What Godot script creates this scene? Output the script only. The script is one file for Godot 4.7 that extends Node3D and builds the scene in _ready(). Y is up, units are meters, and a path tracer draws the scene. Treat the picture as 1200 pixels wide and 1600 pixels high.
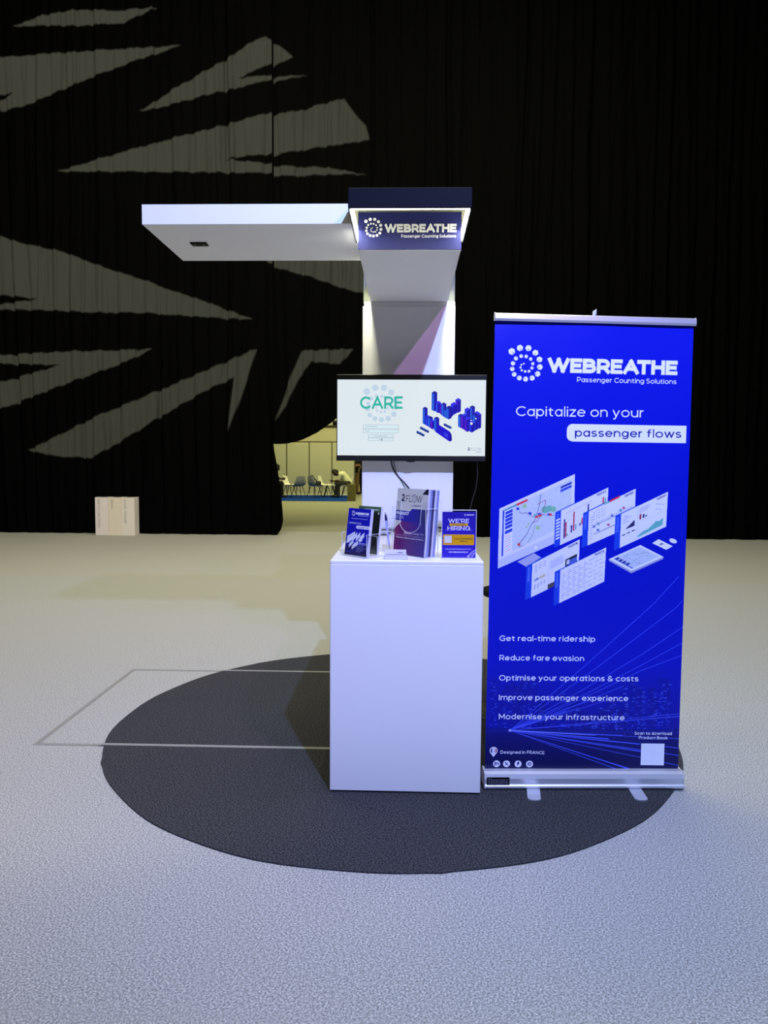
extends Node3D
# A trade-fair stand in a dark hall. Units are metres; V(x, y, d) puts a point d metres in front of the camera's foot.

const CAM_HEIGHT := 1.45
var mats := {}
var rng := RandomNumberGenerator.new()


func V(x: float, y: float, d: float) -> Vector3:
	return Vector3(x, y, -d)


# ---------------------------------------------------------------- mesh building
class Shape:
	var v := PackedVector3Array()
	var n := PackedVector3Array()
	var t := PackedVector2Array()

	func tri(a: Vector3, b: Vector3, c: Vector3, na: Vector3, nb: Vector3, nc: Vector3, ta := Vector2.ZERO, tb := Vector2.ZERO, tc := Vector2.ZERO) -> void:
		if (b - a).cross(c - a).dot(na + nb + nc) > 0.0:
			v.append_array([a, c, b]); n.append_array([na, nc, nb]); t.append_array([ta, tc, tb])
		else:
			v.append_array([a, b, c]); n.append_array([na, nb, nc]); t.append_array([ta, tb, tc])

	# corners in the order top left, top right, bottom right, bottom left
	func quad(a: Vector3, b: Vector3, c: Vector3, d: Vector3, nn := Vector3.ZERO) -> void:
		if nn == Vector3.ZERO:
			nn = -(b - a).cross(c - a).normalized()
		tri(a, b, c, nn, nn, nn, Vector2(0, 0), Vector2(1, 0), Vector2(1, 1))
		tri(a, c, d, nn, nn, nn, Vector2(0, 0), Vector2(1, 1), Vector2(0, 1))

	func box(c: Vector3, s: Vector3, r := 0.0, B := Basis.IDENTITY) -> Shape:
		var h := s / 2.0
		r = minf(r, minf(h.x, minf(h.y, h.z)) * 0.9)
		for i in 3:
			var j := (i + 1) % 3
			var k := (i + 2) % 3
			for si in [-1.0, 1.0]:
				var q := []
				for e in [[-1.0, 1.0], [1.0, 1.0], [1.0, -1.0], [-1.0, -1.0]]:
					var p := Vector3.ZERO
					p[i] = si * h[i]; p[j] = e[0] * (h[j] - r); p[k] = e[1] * (h[k] - r)
					q.append(c + B * p)
				var nn := Vector3.ZERO
				nn[i] = si
				quad(q[0], q[1], q[2], q[3], B * nn)
				if r <= 0.0:
					continue
				for sj in [-1.0, 1.0]:
					var e1 := []
					for sk in [-1.0, 1.0]:
						var p1 := Vector3.ZERO
						p1[i] = si * h[i]; p1[j] = sj * (h[j] - r); p1[k] = sk * (h[k] - r)
						var p2 := p1
						p2[i] = si * (h[i] - r); p2[j] = sj * h[j]
						e1.append(c + B * p1); e1.append(c + B * p2)
						if i == 0:
							var p3 := p1
							p3[0] = si * (h.x - r); p3[2] = sk * h.z
							var cn := B * Vector3(si, sj, sk).normalized()
							tri(c + B * p1, c + B * p2, c + B * p3, cn, cn, cn)
					var en := Vector3.ZERO
					en[i] = si; en[j] = sj
					quad(e1[0], e1[1], e1[3], e1[2], B * en.normalized())
		return self

	# a round bar that may taper; closed by caps
	func bar(a: Vector3, b: Vector3, ra: float, rb := -1.0, sides := 12) -> Shape:
		if rb < 0.0:
			rb = ra
		var w := (b - a).normalized()
		var u := w.cross(Vector3.UP if absf(w.y) < 0.9 else Vector3.RIGHT).normalized()
		var x := w.cross(u)
		for k in sides:
			var p := TAU * k / sides
			var q := TAU * (k + 1) / sides
			var d0 := u * cos(p) + x * sin(p)
			var d1 := u * cos(q) + x * sin(q)
			tri(a + d0 * ra, a + d1 * ra, b + d1 * rb, d0, d1, d1)
			tri(a + d0 * ra, b + d1 * rb, b + d0 * rb, d0, d1, d0)
			tri(a, a + d0 * ra, a + d1 * ra, -w, -w, -w)
			tri(b, b + d0 * rb, b + d1 * rb, w, w, w)
		return self

	func tube(path: PackedVector3Array, r: float, sides := 8) -> Shape:
		var rings := []
		var u := Vector3.ZERO
		for k in path.size():
			var w := (path[mini(k + 1, path.size() - 1)] - path[maxi(k - 1, 0)]).normalized()
			if k == 0:
				u = w.cross(Vector3.UP if absf(w.y) < 0.9 else Vector3.RIGHT).normalized()
			u = (u - w * u.dot(w)).normalized()
			var x := w.cross(u)
			var ring := []
			for s in sides:
				ring.append(u * cos(TAU * s / sides) + x * sin(TAU * s / sides))
			rings.append(ring)
		for k in path.size() - 1:
			for s in sides:
				var a: Vector3 = rings[k][s]
				var b: Vector3 = rings[k][(s + 1) % sides]
				var c: Vector3 = rings[k + 1][(s + 1) % sides]
				var d: Vector3 = rings[k + 1][s]
				tri(path[k] + a * r, path[k] + b * r, path[k + 1] + c * r, a, b, c)
				tri(path[k] + a * r, path[k + 1] + c * r, path[k + 1] + d * r, a, c, d)
		return self

	# profile of (radius, height) pairs turned about the vertical through c
	func lathe(c: Vector3, profile: Array, sides := 40) -> Shape:
		for k in profile.size() - 1:
			var p: Vector2 = profile[k]
			var q: Vector2 = profile[k + 1]
			var e := q - p
			if e.length() < 1e-6:
				continue
			var m := Vector2(e.y, -e.x).normalized()
			for s in sides:
				var d0 := Vector3(cos(TAU * s / sides), 0, sin(TAU * s / sides))
				var d1 := Vector3(cos(TAU * (s + 1) / sides), 0, sin(TAU * (s + 1) / sides))
				var n0 := d0 * m.x + Vector3.UP * m.y
				var n1 := d1 * m.x + Vector3.UP * m.y
				tri(c + d0 * p.x + Vector3.UP * p.y, c + d1 * p.x + Vector3.UP * p.y, c + d1 * q.x + Vector3.UP * q.y, n0, n1, n1)
				tri(c + d0 * p.x + Vector3.UP * p.y, c + d1 * q.x + Vector3.UP * q.y, c + d0 * q.x + Vector3.UP * q.y, n0, n1, n0)
		return self

	# a grid of points [row][column], smooth, with texture coordinates; flip turns its face
	func sheet(g: Array, flip := false) -> Shape:
		var rows := g.size()
		var cols: int = g[0].size()
		var nn := []
		for r in rows:
			var line := []
			for c in cols:
				var a: Vector3 = g[r][mini(c + 1, cols - 1)] - g[r][maxi(c - 1, 0)]
				var b: Vector3 = g[mini(r + 1, rows - 1)][c] - g[maxi(r - 1, 0)][c]
				line.append(b.cross(a).normalized() * (-1.0 if flip else 1.0))
			nn.append(line)
		for r in rows - 1:
			for c in cols - 1:
				var q := [[r, c], [r, c + 1], [r + 1, c + 1], [r + 1, c]]
				for f in [[0, 1, 2], [0, 2, 3]]:
					var A: Array = q[f[0]]
					var B: Array = q[f[1]]
					var C: Array = q[f[2]]
					tri(g[A[0]][A[1]], g[B[0]][B[1]], g[C[0]][C[1]], nn[A[0]][A[1]], nn[B[0]][B[1]], nn[C[0]][C[1]],
						Vector2(float(A[1]) / (cols - 1), float(A[0]) / (rows - 1)), Vector2(float(B[1]) / (cols - 1), float(B[0]) / (rows - 1)), Vector2(float(C[1]) / (cols - 1), float(C[0]) / (rows - 1)))
		return self

	# a plate with a front and a back of the same grid, edges closed
	func slab_of(g: Array, thick: Callable) -> Shape:
		var back := []
		var rows := g.size()
		var cols: int = g[0].size()
		for r in rows:
			var line := []
			for c in cols:
				line.append(g[r][c] + thick.call(r, c))
			back.append(line)
		sheet(g)
		sheet(back, true)
		for c in cols - 1:
			quad(g[0][c], g[0][c + 1], back[0][c + 1], back[0][c])
			quad(g[rows - 1][c], g[rows - 1][c + 1], back[rows - 1][c + 1], back[rows - 1][c])
		for r in rows - 1:
			quad(g[r][0], g[r + 1][0], back[r + 1][0], back[r][0])
			quad(g[r][cols - 1], g[r + 1][cols - 1], back[r + 1][cols - 1], back[r][cols - 1])
		return self

	# a polygon in a plane pushed out along w
	func prism(poly: PackedVector2Array, o: Vector3, ux: Vector3, uy: Vector3, w: Vector3) -> Shape:
		var ix := Geometry2D.triangulate_polygon(poly)
		var wn := w.normalized()
		var at := func(p: Vector2) -> Vector3: return o + ux * p.x + uy * p.y
		for k in range(0, ix.size(), 3):
			var a: Vector3 = at.call(poly[ix[k]])
			var b: Vector3 = at.call(poly[ix[k + 1]])
			var c: Vector3 = at.call(poly[ix[k + 2]])
			tri(a, b, c, -wn, -wn, -wn)
			tri(a + w, b + w, c + w, wn, wn, wn)
		var turn := 1.0 if not Geometry2D.is_polygon_clockwise(poly) else -1.0
		for k in poly.size():
			var p := poly[k]
			var q := poly[(k + 1) % poly.size()]
			var e := (q - p).normalized()
			var m := (ux * e.y - uy * e.x) * turn
			if ux.cross(uy).length() > 0.0:
				quad(at.call(p), at.call(q), at.call(q) + w, at.call(p) + w, m.normalized())
		return self

	func mesh() -> ArrayMesh:
		var a := []
		a.resize(Mesh.ARRAY_MAX)
		a[Mesh.ARRAY_VERTEX] = v
		a[Mesh.ARRAY_NORMAL] = n
		a[Mesh.ARRAY_TEX_UV] = t
		var m := ArrayMesh.new()
		m.add_surface_from_arrays(Mesh.PRIMITIVE_TRIANGLES, a)
		return m


# Smoothly joined capsules, meshed as surface nets: bones are [from, to, radius at from, radius at to].
func flesh(bones: Array, cell: float, soft := 0.018) -> Shape:
	var lo := Vector3.ONE * 1e9
	var hi := -lo
	for b in bones:
		var r: float = maxf(b[2], b[3]) + soft * 3.0 + cell * 2.0
		for p in [b[0], b[1]]:
			lo = lo.min(p - Vector3.ONE * r)
			hi = hi.max(p + Vector3.ONE * r)
	var nx := int((hi.x - lo.x) / cell) + 2
	var ny := int((hi.y - lo.y) / cell) + 2
	var nz := int((hi.z - lo.z) / cell) + 2
	var f := PackedFloat32Array()
	f.resize(nx * ny * nz)
	for b in bones:
		var a: Vector3 = b[0]
		var ab: Vector3 = b[1] - a
		var len2 := maxf(ab.length_squared(), 1e-9)
		var r: float = maxf(b[2], b[3]) + soft * 4.0
		var l2: Vector3 = (a.min(b[1]) - Vector3.ONE * r - lo) / cell
		var h2: Vector3 = (a.max(b[1]) + Vector3.ONE * r - lo) / cell
		for z in range(maxi(int(l2.z), 0), mini(int(h2.z) + 1, nz)):
			for y in range(maxi(int(l2.y), 0), mini(int(h2.y) + 1, ny)):
				for x in range(maxi(int(l2.x), 0), mini(int(h2.x) + 1, nx)):
					var p := lo + Vector3(x, y, z) * cell
					var s := clampf((p - a).dot(ab) / len2, 0.0, 1.0)
					var d := p.distance_to(a + ab * s) - lerpf(b[2], b[3], s)
					if d < soft * 4.0:
						f[(z * ny + y) * nx + x] += exp(-maxf(d, -soft * 8.0) / soft)
	var spot := {}
	var pts := PackedVector3Array()
	for z in nz - 1:
		for y in ny - 1:
			for x in nx - 1:
				var base := (z * ny + y) * nx + x
				var c := [base, base + 1, base + nx, base + nx + 1, base + nx * ny, base + nx * ny + 1, base + nx * ny + nx, base + nx * ny + nx + 1]
				var inside := 0
				for k in c:
					if f[k] > 1.0:
						inside += 1
				if inside == 0 or inside == 8:
					continue
				var sum := Vector3.ZERO
				var cnt := 0
				for e in [[0, 1], [2, 3], [4, 5], [6, 7], [0, 2], [1, 3], [4, 6], [5, 7], [0, 4], [1, 5], [2, 6], [3, 7]]:
					var fa := log(maxf(f[c[e[0]]], 1e-4))
					var fb := log(maxf(f[c[e[1]]], 1e-4))
					if (fa > 0.0) != (fb > 0.0):
						var s2 := fa / (fa - fb)
						var pa := Vector3(e[0] & 1, (e[0] >> 1) & 1, e[0] >> 2)
						var pb := Vector3(e[1] & 1, (e[1] >> 1) & 1, e[1] >> 2)
						sum += pa.lerp(pb, s2)
						cnt += 1
				spot[base] = pts.size()
				pts.append(lo + (Vector3(x, y, z) + sum / cnt) * cell)
	var faces := []
	var step := [1, nx, nx * ny]
	for base in spot:
		for ax in 3:
			var s1: int = step[(ax + 1) % 3]
			var s2: int = step[(ax + 2) % 3]
			if (f[base] > 1.0) == (f[base + step[ax]] > 1.0):
				continue
			if spot.has(base - s1) and spot.has(base - s2) and spot.has(base - s1 - s2):
				var q := [spot[base], spot[base - s1], spot[base - s1 - s2], spot[base - s2]]
				if f[base] > 1.0:
					q.reverse()
				faces.append(q)
	var nn := PackedVector3Array()
	nn.resize(pts.size())
	for q in faces:
		var m := (pts[q[2]] - pts[q[0]]).cross(pts[q[3]] - pts[q[1]])
		for k in q:
			nn[k] += m
	var sh := Shape.new()
	for q in faces:
		for k in [[0, 1, 2], [0, 2, 3]]:
			var a: int = q[k[0]]
			var b: int = q[k[1]]
			var c: int = q[k[2]]
			sh.v.append_array([pts[a], pts[c], pts[b]])
			sh.n.append_array([nn[a].normalized(), nn[c].normalized(), nn[b].normalized()])
			sh.t.append_array([Vector2.ZERO, Vector2.ZERO, Vector2.ZERO])
	# face the normals outward: the field grows inward, so test one vertex
	var mid := (lo + hi) / 2.0
	var vote := 0.0
	for k in pts.size():
		vote += nn[k].normalized().dot(pts[k] - mid)
	if vote < 0.0:
		for k in range(0, sh.v.size(), 3):
			var tmp := sh.v[k + 1]; sh.v[k + 1] = sh.v[k + 2]; sh.v[k + 2] = tmp
			var tn := sh.n[k + 1]; sh.n[k + 1] = sh.n[k + 2]; sh.n[k + 2] = tn
		for k in sh.n.size():
			sh.n[k] = -sh.n[k]
	return sh


# ---------------------------------------------------------------- flat print
# A picture drawn in its own pixels: filled shapes and a plain geometric lettering made of strokes.
class Print:
	var im: Image
	var w: int
	var h: int
	static var glyphs := {}

	func _init(ww: int, hh: int, c: Color) -> void:
		w = ww; h = hh
		im = Image.create_empty(w, h, false, Image.FORMAT_RGB8)
		im.fill(c)

	func poly(p: PackedVector2Array, c: Color) -> void:
		var y0 := h
		var y1 := 0
		for q in p:
			y0 = mini(y0, int(floor(q.y)))
			y1 = maxi(y1, int(ceil(q.y)))
		for y in range(maxi(y0, 0), mini(y1 + 1, h)):
			var yy := y + 0.5
			var xs := []
			for k in p.size():
				var a := p[k]
				var b := p[(k + 1) % p.size()]
				if (a.y <= yy) != (b.y <= yy):
					xs.append(a.x + (yy - a.y) / (b.y - a.y) * (b.x - a.x))
			xs.sort()
			for k in range(0, xs.size() - 1, 2):
				var x0 := clampi(int(round(xs[k])), 0, w)
				var x1 := clampi(int(round(xs[k + 1])), 0, w)
				if x1 > x0:
					im.fill_rect(Rect2i(x0, y, x1 - x0, 1), c)

	func rect(x: float, y: float, ww: float, hh: float, c: Color) -> void:
		im.fill_rect(Rect2i(int(round(x)), int(round(y)), maxi(1, int(round(ww))), maxi(1, int(round(hh)))), c)

	func round_rect(x: float, y: float, ww: float, hh: float, r: float, c: Color) -> void:
		rect(x + r, y, ww - 2 * r, hh, c)
		rect(x, y + r, ww, hh - 2 * r, c)
		for q in [[x + r, y + r], [x + ww - r, y + r], [x + r, y + hh - r], [x + ww - r, y + hh - r]]:
			disc(Vector2(q[0], q[1]), r, c)

	func frame(x: float, y: float, ww: float, hh: float, t: float, c: Color) -> void:
		rect(x, y, ww, t, c); rect(x, y + hh - t, ww, t, c); rect(x, y, t, hh, c); rect(x + ww - t, y, t, hh, c)

	func disc(o: Vector2, r: float, c: Color, sides := 24, turn := 0.0) -> void:
		var p := PackedVector2Array()
		for k in sides:
			p.append(o + Vector2(cos(TAU * k / sides + turn), sin(TAU * k / sides + turn)) * r)
		poly(p, c)

	func line(a: Vector2, b: Vector2, wd: float, c: Color, wb := -1.0) -> void:
		if wb < 0.0:
			wb = wd
		var e := (b - a).normalized().orthogonal()
		poly(PackedVector2Array([a + e * wd / 2, b + e * wb / 2, b - e * wb / 2, a - e * wd / 2]), c)

	func path(p: Array, wd: float, c: Color) -> void:
		for k in p.size() - 1:
			line(p[k], p[k + 1], wd, c)
			disc(p[k + 1], wd / 2, c, 8)

	func gradient(x: int, y: int, ww: int, hh: int, a: Color, b: Color, down := true) -> void:
		for k in (hh if down else ww):
			var c := a.lerp(b, float(k) / (hh if down else ww))
			im.fill_rect(Rect2i(x, y + k, ww, 1) if down else Rect2i(x + k, y, 1, hh), c)

	static func strokes(ch: String) -> Array:
		# each stroke is a list of points; every glyph's width comes first
		if glyphs.has(ch):
			return glyphs[ch]
		var out := [0.0]
		var cur := PackedVector2Array()
		var s: String = LETTERS.get(ch, "30")
		var k := 1
		var p := s.split(" ", false)
		out[0] = float(p[0])
		while k < p.size():
			match p[k]:
				"M":
					if cur.size():
						out.append(cur)
					cur = PackedVector2Array([Vector2(float(p[k + 1]), float(p[k + 2]))])
					k += 3
				"L":
					cur.append(Vector2(float(p[k + 1]), float(p[k + 2])))
					k += 3
				"A":  # centre, radii, from and to in degrees; joins the stroke under way
					var a0 := float(p[k + 5])
					var a1 := float(p[k + 6])
					var steps := maxi(4, int(absf(a1 - a0) / 12.0))
					for j in steps + 1:
						var g := deg_to_rad(lerpf(a0, a1, float(j) / steps))
						cur.append(Vector2(float(p[k + 1]) + float(p[k + 3]) * cos(g), float(p[k + 2]) + float(p[k + 4]) * sin(g)))
					k += 7
				"N":  # a new stroke that starts with an arc
					if cur.size():
						out.append(cur)
					cur = PackedVector2Array()
					k += 1
		if cur.size():
			out.append(cur)
		glyphs[ch] = out
		return out

	static func width(s: String, wt: float, gap: float) -> float:
		var x := 0.0
		for k in s.length():
			x += (24.0 if s[k] == " " else strokes(s[k])[0] + wt + gap) - kern(s, k)
		return x - gap

	static func kern(s: String, k: int) -> float:
		if k + 1 >= s.length():
			return 0.0
		return {"AT": 13.0, "TA": 13.0, "LO": 3.0, "AV": 12.0, "WA": 9.0, "PA": 8.0}.get(s.substr(k, 2), 0.0)

	# lettering whose baseline runs from a to b; cap is the height of its capitals
	func text(s: String, a: Vector2, b: Vector2, cap: float, c: Color, wt := 9.0, gap := 9.0) -> void:
		var total := width(s, wt, gap)
		var ux := (b - a) / total
		var uy := (b - a).normalized().orthogonal() * cap / 70.0
		if uy.dot(Vector2((b - a).y, -(b - a).x)) < 0.0:
			uy = -uy
		var x := 0.0
		var m := (70.0 - wt) / 70.0
		for i in s.length():
			var ch := s[i]
			if ch == " ":
				x += 24.0
				continue
			var g := strokes(ch)
			for k in range(1, g.size()):
				var st: PackedVector2Array = g[k]
				var q := PackedVector2Array()
				for p in st:
					q.append(Vector2(x + wt / 2.0 + p.x, wt / 2.0 + p.y * m))
				if q.size() == 1:
					disc_t(q[0], wt * 0.62, a, ux, uy, c)
					continue
				for j in q.size() - 1:
					var p0 := q[j]
					var p1 := q[j + 1]
					var e := (p1 - p0).normalized()
					if j == 0 and q[0].distance_to(q[q.size() - 1]) > 1.0:
						p0 -= e * wt / 2.0 * (1.0 if q.size() == 2 else 0.3)
					if j == q.size() - 2 and q[0].distance_to(q[q.size() - 1]) > 1.0:
						p1 += e * wt / 2.0 * (1.0 if q.size() == 2 else 0.5)
					var o := e.orthogonal() * wt / 2.0
					poly(PackedVector2Array([at(p0 + o, a, ux, uy), at(p1 + o, a, ux, uy), at(p1 - o, a, ux, uy), at(p0 - o, a, ux, uy)]), c)
					if j > 0:
						disc_t(p0, wt / 2.0, a, ux, uy, c)
			x += g[0] + wt + gap - kern(s, i)

	func at(p: Vector2, a: Vector2, ux: Vector2, uy: Vector2) -> Vector2:
		return a + ux * p.x + uy * p.y

	func disc_t(o: Vector2, r: float, a: Vector2, ux: Vector2, uy: Vector2, c: Color) -> void:
		var p := PackedVector2Array()
		for k in 10:
			p.append(at(o + Vector2(cos(TAU * k / 10), sin(TAU * k / 10)) * r, a, ux, uy))
		poly(p, c)

	# a parallelogram from four corners, and points inside it
	static func inside(q: Array, u: float, v: float) -> Vector2:
		var top: Vector2 = q[0].lerp(q[1], u)
		return top.lerp(q[3].lerp(q[2], u), v)

	func patch(q: Array, u0: float, v0: float, u1: float, v1: float, c: Color) -> void:
		poly(PackedVector2Array([inside(q, u0, v0), inside(q, u1, v0), inside(q, u1, v1), inside(q, u0, v1)]), c)

	func texture() -> ImageTexture:
		return ImageTexture.create_from_image(im)

	const LETTERS := {
		"a": "42 N A 21 25 21 25 0 360 M 42 50 L 42 0", "b": "43 M 0 73 L 0 0 N A 22 25 21 25 0 360", "c": "40 N A 24 25 24 25 48 312",
		"d": "43 N A 21 25 21 25 0 360 M 43 73 L 43 0", "e": "46 M 3 26 L 44 26 N A 23 25 23 25 2 318", "f": "26 M 9 0 L 9 58 A 23 58 14 15 180 85 M 1 47 L 23 47",
		"g": "43 N A 21 26 21 24 0 360 M 43 50 L 43 2 A 22 0 21 19 0 -145", "h": "41 M 0 73 L 0 0 N A 20.5 29 20.5 21 180 0 L 41 0", "i": "1 M 0.5 50 L 0.5 0 M 0.5 70",
		"j": "8 M 8 50 L 8 -10 M 8 70", "k": "37 M 0 73 L 0 0 M 34 50 L 2 17 M 14 28 L 36 0", "l": "1 M 0.5 73 L 0.5 0",
		"m": "72 M 0 50 L 0 0 N A 18 30 18 20 180 0 L 36 0 N A 54 30 18 20 180 0 L 72 0", "n": "41 M 0 50 L 0 0 N A 20.5 29 20.5 21 180 0 L 41 0", "o": "48 N A 24 25 24 25 0 360",
		"p": "43 M 0 50 L 0 -20 N A 22 25 21 25 0 360", "q": "43 N A 21 25 21 25 0 360 M 43 50 L 43 -20", "r": "21 M 0 50 L 0 0 N A 19 28 19 22 180 88",
		"s": "34 N A 17 37.5 16 12.5 32 262 L 18 25 A 17 12.5 17 12.5 78 -148", "t": "26 M 9 63 L 9 14 A 22 14 13 14 180 280 M 1 47 L 24 47", "u": "40 M 0 50 L 0 21 A 20 21 20 21 180 360 M 40 50 L 40 0",
		"v": "40 M 0 50 L 20 0 M 40 50 L 20 0", "w": "66 M 0 50 L 17 0 M 33 50 L 17 0 M 33 50 L 49 0 M 66 50 L 49 0", "x": "36 M 0 50 L 36 0 M 36 50 L 0 0", "y": "40 M 0 50 L 20 0 M 40 50 L 16 -8 A 6 -8 10 12 0 -110",
		"z": "34 M 0 50 L 34 50 M 34 50 L 0 0 M 0 0 L 34 0",
		"A": "60 M 0 0 L 30 70 M 60 0 L 30 70 M 11 22 L 49 22", "B": "48 M 0 0 L 0 70 M 0 70 L 26 70 A 26 53 17 17 90 -90 L 0 36 M 0 0 L 29 0 A 29 18 19 18 -90 90 L 0 36", "C": "56 N A 33 35 33 35 45 315",
		"D": "56 M 0 0 L 0 70 M 0 70 L 22 70 A 22 35 34 35 90 -90 L 0 0", "E": "40 M 0 0 L 0 70 M 0 70 L 40 70 M 0 36 L 35 36 M 0 0 L 40 0", "F": "39 M 0 0 L 0 70 M 0 70 L 39 70 M 0 33 L 34 33",
		"G": "58 N A 33 35 33 35 45 318 M 57 8 L 57 32 M 57 33 L 38 33", "H": "50 M 0 0 L 0 70 M 50 0 L 50 70 M 0 36 L 50 36", "I": "1 M 0.5 0 L 0.5 70", "J": "32 M 32 70 L 32 18 A 16 18 16 18 0 -140", "K": "48 M 0 0 L 0 70 M 46 70 L 2 24 M 16 38 L 48 0",
		"L": "38 M 0 0 L 0 70 M 0 0 L 38 0", "M": "60 M 0 0 L 0 70 M 0 70 L 30 18 M 60 70 L 30 18 M 60 70 L 60 0", "N": "51 M 0 0 L 0 70 M 0 70 L 51 0 M 51 0 L 51 70", "O": "67 N A 33.5 35 33.5 35 0 360", "P": "46 M 0 0 L 0 70 M 0 70 L 25 70 A 25 47 21 23 90 -90 L 0 24",
		"Q": "67 N A 33.5 35 33.5 35 0 360 M 40 16 L 62 -8", "R": "47 M 0 0 L 0 70 M 0 70 L 25 70 A 25 48 21 22 90 -90 L 0 26 M 27 26 L 47 0", "S": "45 N A 23 52 21 18 35 262 L 24 34.5 A 23 18 22 18 78 -145", "T": "50 M 25 0 L 25 70 M 0 70 L 50 70",
		"U": "48 M 0 70 L 0 26 A 24 26 24 26 180 360 L 48 70", "V": "58 M 0 70 L 29 0 M 58 70 L 29 0", "W": "88 M 0 70 L 23 0 M 44 70 L 23 0 M 44 70 L 65 0 M 88 70 L 65 0", "X": "52 M 0 70 L 52 0 M 52 70 L 0 0", "Y": "52 M 0 70 L 26 30 M 52 70 L 26 30 M 26 30 L 26 0", "Z": "48 M 0 70 L 48 70 M 48 70 L 0 0 M 0 0 L 48 0",
		"2": "42 N A 20 50 19 20 155 -20 L 1 1 M 0 0 L 42 0", "&": "56 N A 22 54 14 16 -40 220 L 52 0 N A 22 17 22 18 130 330 L 52 30", "'": "1 M 0.5 72 L 0.5 55", "-": "20 M 0 25 L 20 25", "(": "14 N A 24 28 22 48 130 230", ")": "14 N A -10 28 22 48 50 -50",
		"?": "38 N A 18 52 17 18 160 -60 L 18 24 L 18 20 M 18 2", "@": "74 N A 37 28 37 38 -60 300 N A 37 28 18 19 0 360 M 56 46 L 56 16", ".": "2 M 1 3",
	}


const SPIRAL := [[134, 177, 36], [216, 140, 34], [303, 140, 33], [375, 185, 32], [418, 252, 32], [424, 328, 31], [403, 398, 30], [348, 441, 29], [281, 453, 28], [217, 443, 27], [164, 408, 26], [143, 353, 25], [149, 296, 24], [178, 246, 23], [231, 222, 21], [282, 224, 20], [329, 249, 19], [351, 296, 18], [344, 340, 17], [314, 373, 16], [276, 376, 15], [240, 365, 13], [227, 337, 12], [235, 309, 11], [260, 297, 10]]


# the ring of hexagons that winds inward; s is the size of one of its drawing units
func spiral(p: Print, o: Vector2, s: float, c: Color, facet := Color.TRANSPARENT) -> void:
	var k := 0
	for d in SPIRAL:
		var q := o + Vector2(d[0] - 280, d[1] - 300) * s
		var r: float = d[2] * s
		p.disc(q, r, c, 6, 0.3 + k * 0.35)
		if facet.a > 0.0 and d[2] > 14:
			p.poly(PackedVector2Array([q, q + Vector2.from_angle(0.3 + k * 0.35) * r * 0.9, q + Vector2.from_angle(1.35 + k * 0.35) * r * 0.9]), facet)
		k += 1


# ---------------------------------------------------------------- objects
func numbered(called: String) -> String:
	if not has_node(NodePath(called)):
		return called
	var k := 1
	while has_node(NodePath("%s_%03d" % [called, k])):
		k += 1
	return "%s_%03d" % [called, k]


func tag(o: Node3D, label: String, category: String, group := "") -> Node3D:
	o.set_meta("label", label)
	o.set_meta("category", category)
	if group != "":
		o.set_meta("group", group)
	return o


func thing(called: String, label: String, category: String, at := Vector3.ZERO, turn := 0.0, group := "") -> Node3D:
	var o := Node3D.new()
	o.name = numbered(called)
	add_child(o, true)
	o.position = at
	o.rotation.y = turn
	return tag(o, label, category, group)


func part(called: String, s: Shape, m: Material, parent: Node3D = null, label := "") -> MeshInstance3D:
	var o := MeshInstance3D.new()
	o.name = numbered(called) if parent == null else called
	o.mesh = s.mesh()
	o.material_override = m
	o.cast_shadow = GeometryInstance3D.SHADOW_CASTING_SETTING_ON
	if parent == null:
		add_child(o, true)
	else:
		if parent.has_node(NodePath(called)):
			var k := 1
			while parent.has_node(NodePath("%s_%03d" % [called, k])):
				k += 1
			o.name = "%s_%03d" % [called, k]
		parent.add_child(o, true)
	if label != "":
		o.set_meta("label", label)
	return o


func struct(called: String, s: Shape, m: Material, label: String) -> MeshInstance3D:
	var o := part(called, s, m)
	o.set_meta("kind", "structure")
	o.set_meta("label", label)
	return o


func mat(c: Color, rough := 0.6, metal := 0.0, spec := 0.5) -> StandardMaterial3D:
	var m := StandardMaterial3D.new()
	m.albedo_color = c
	m.roughness = rough
	m.metallic = metal
	m.metallic_specular = spec
	return m


func printed(p: Print, rough := 0.5, spec := 0.4) -> StandardMaterial3D:
	var m := mat(Color.WHITE, rough, 0.0, spec)
	m.albedo_texture = p.texture()
	m.texture_repeat = false
	return m


func clear_sheet(c: Color) -> StandardMaterial3D:
	var m := mat(c, 0.05, 0.0, 0.25)
	m.transparency = BaseMaterial3D.TRANSPARENCY_ALPHA
	return m


func noise_tex(freq: float, lo: Color, hi: Color, sd: int, octaves := 3, px := 1024, at := PackedFloat32Array([0.31, 0.69])) -> NoiseTexture2D:
	var n := FastNoiseLite.new()
	n.seed = sd
	n.noise_type = FastNoiseLite.TYPE_SIMPLEX_SMOOTH
	n.frequency = freq
	n.fractal_octaves = octaves
	n.fractal_gain = 0.7
	var t := NoiseTexture2D.new()
	t.width = px
	t.height = px
	t.seamless = true
	t.noise = n
	var g := Gradient.new()
	g.offsets = at
	g.colors = PackedColorArray([lo, hi])
	t.color_ramp = g
	return t


func carpet(lo: Color, hi: Color, sd: int) -> StandardMaterial3D:
	var m := mat(Color.WHITE, 1.0, 0.0, 0.1)
	m.albedo_texture = noise_tex(0.14, lo, hi, sd, 5)
	m.uv1_triplanar = true
	m.uv1_world_triplanar = true
	m.uv1_scale = Vector3(0.8, 0.8, 0.8)
	m.heightmap_enabled = true
	m.heightmap_texture = noise_tex(0.2, Color.BLACK, Color.WHITE, sd + 7, 3)
	m.heightmap_scale = 0.06
	return m


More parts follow.
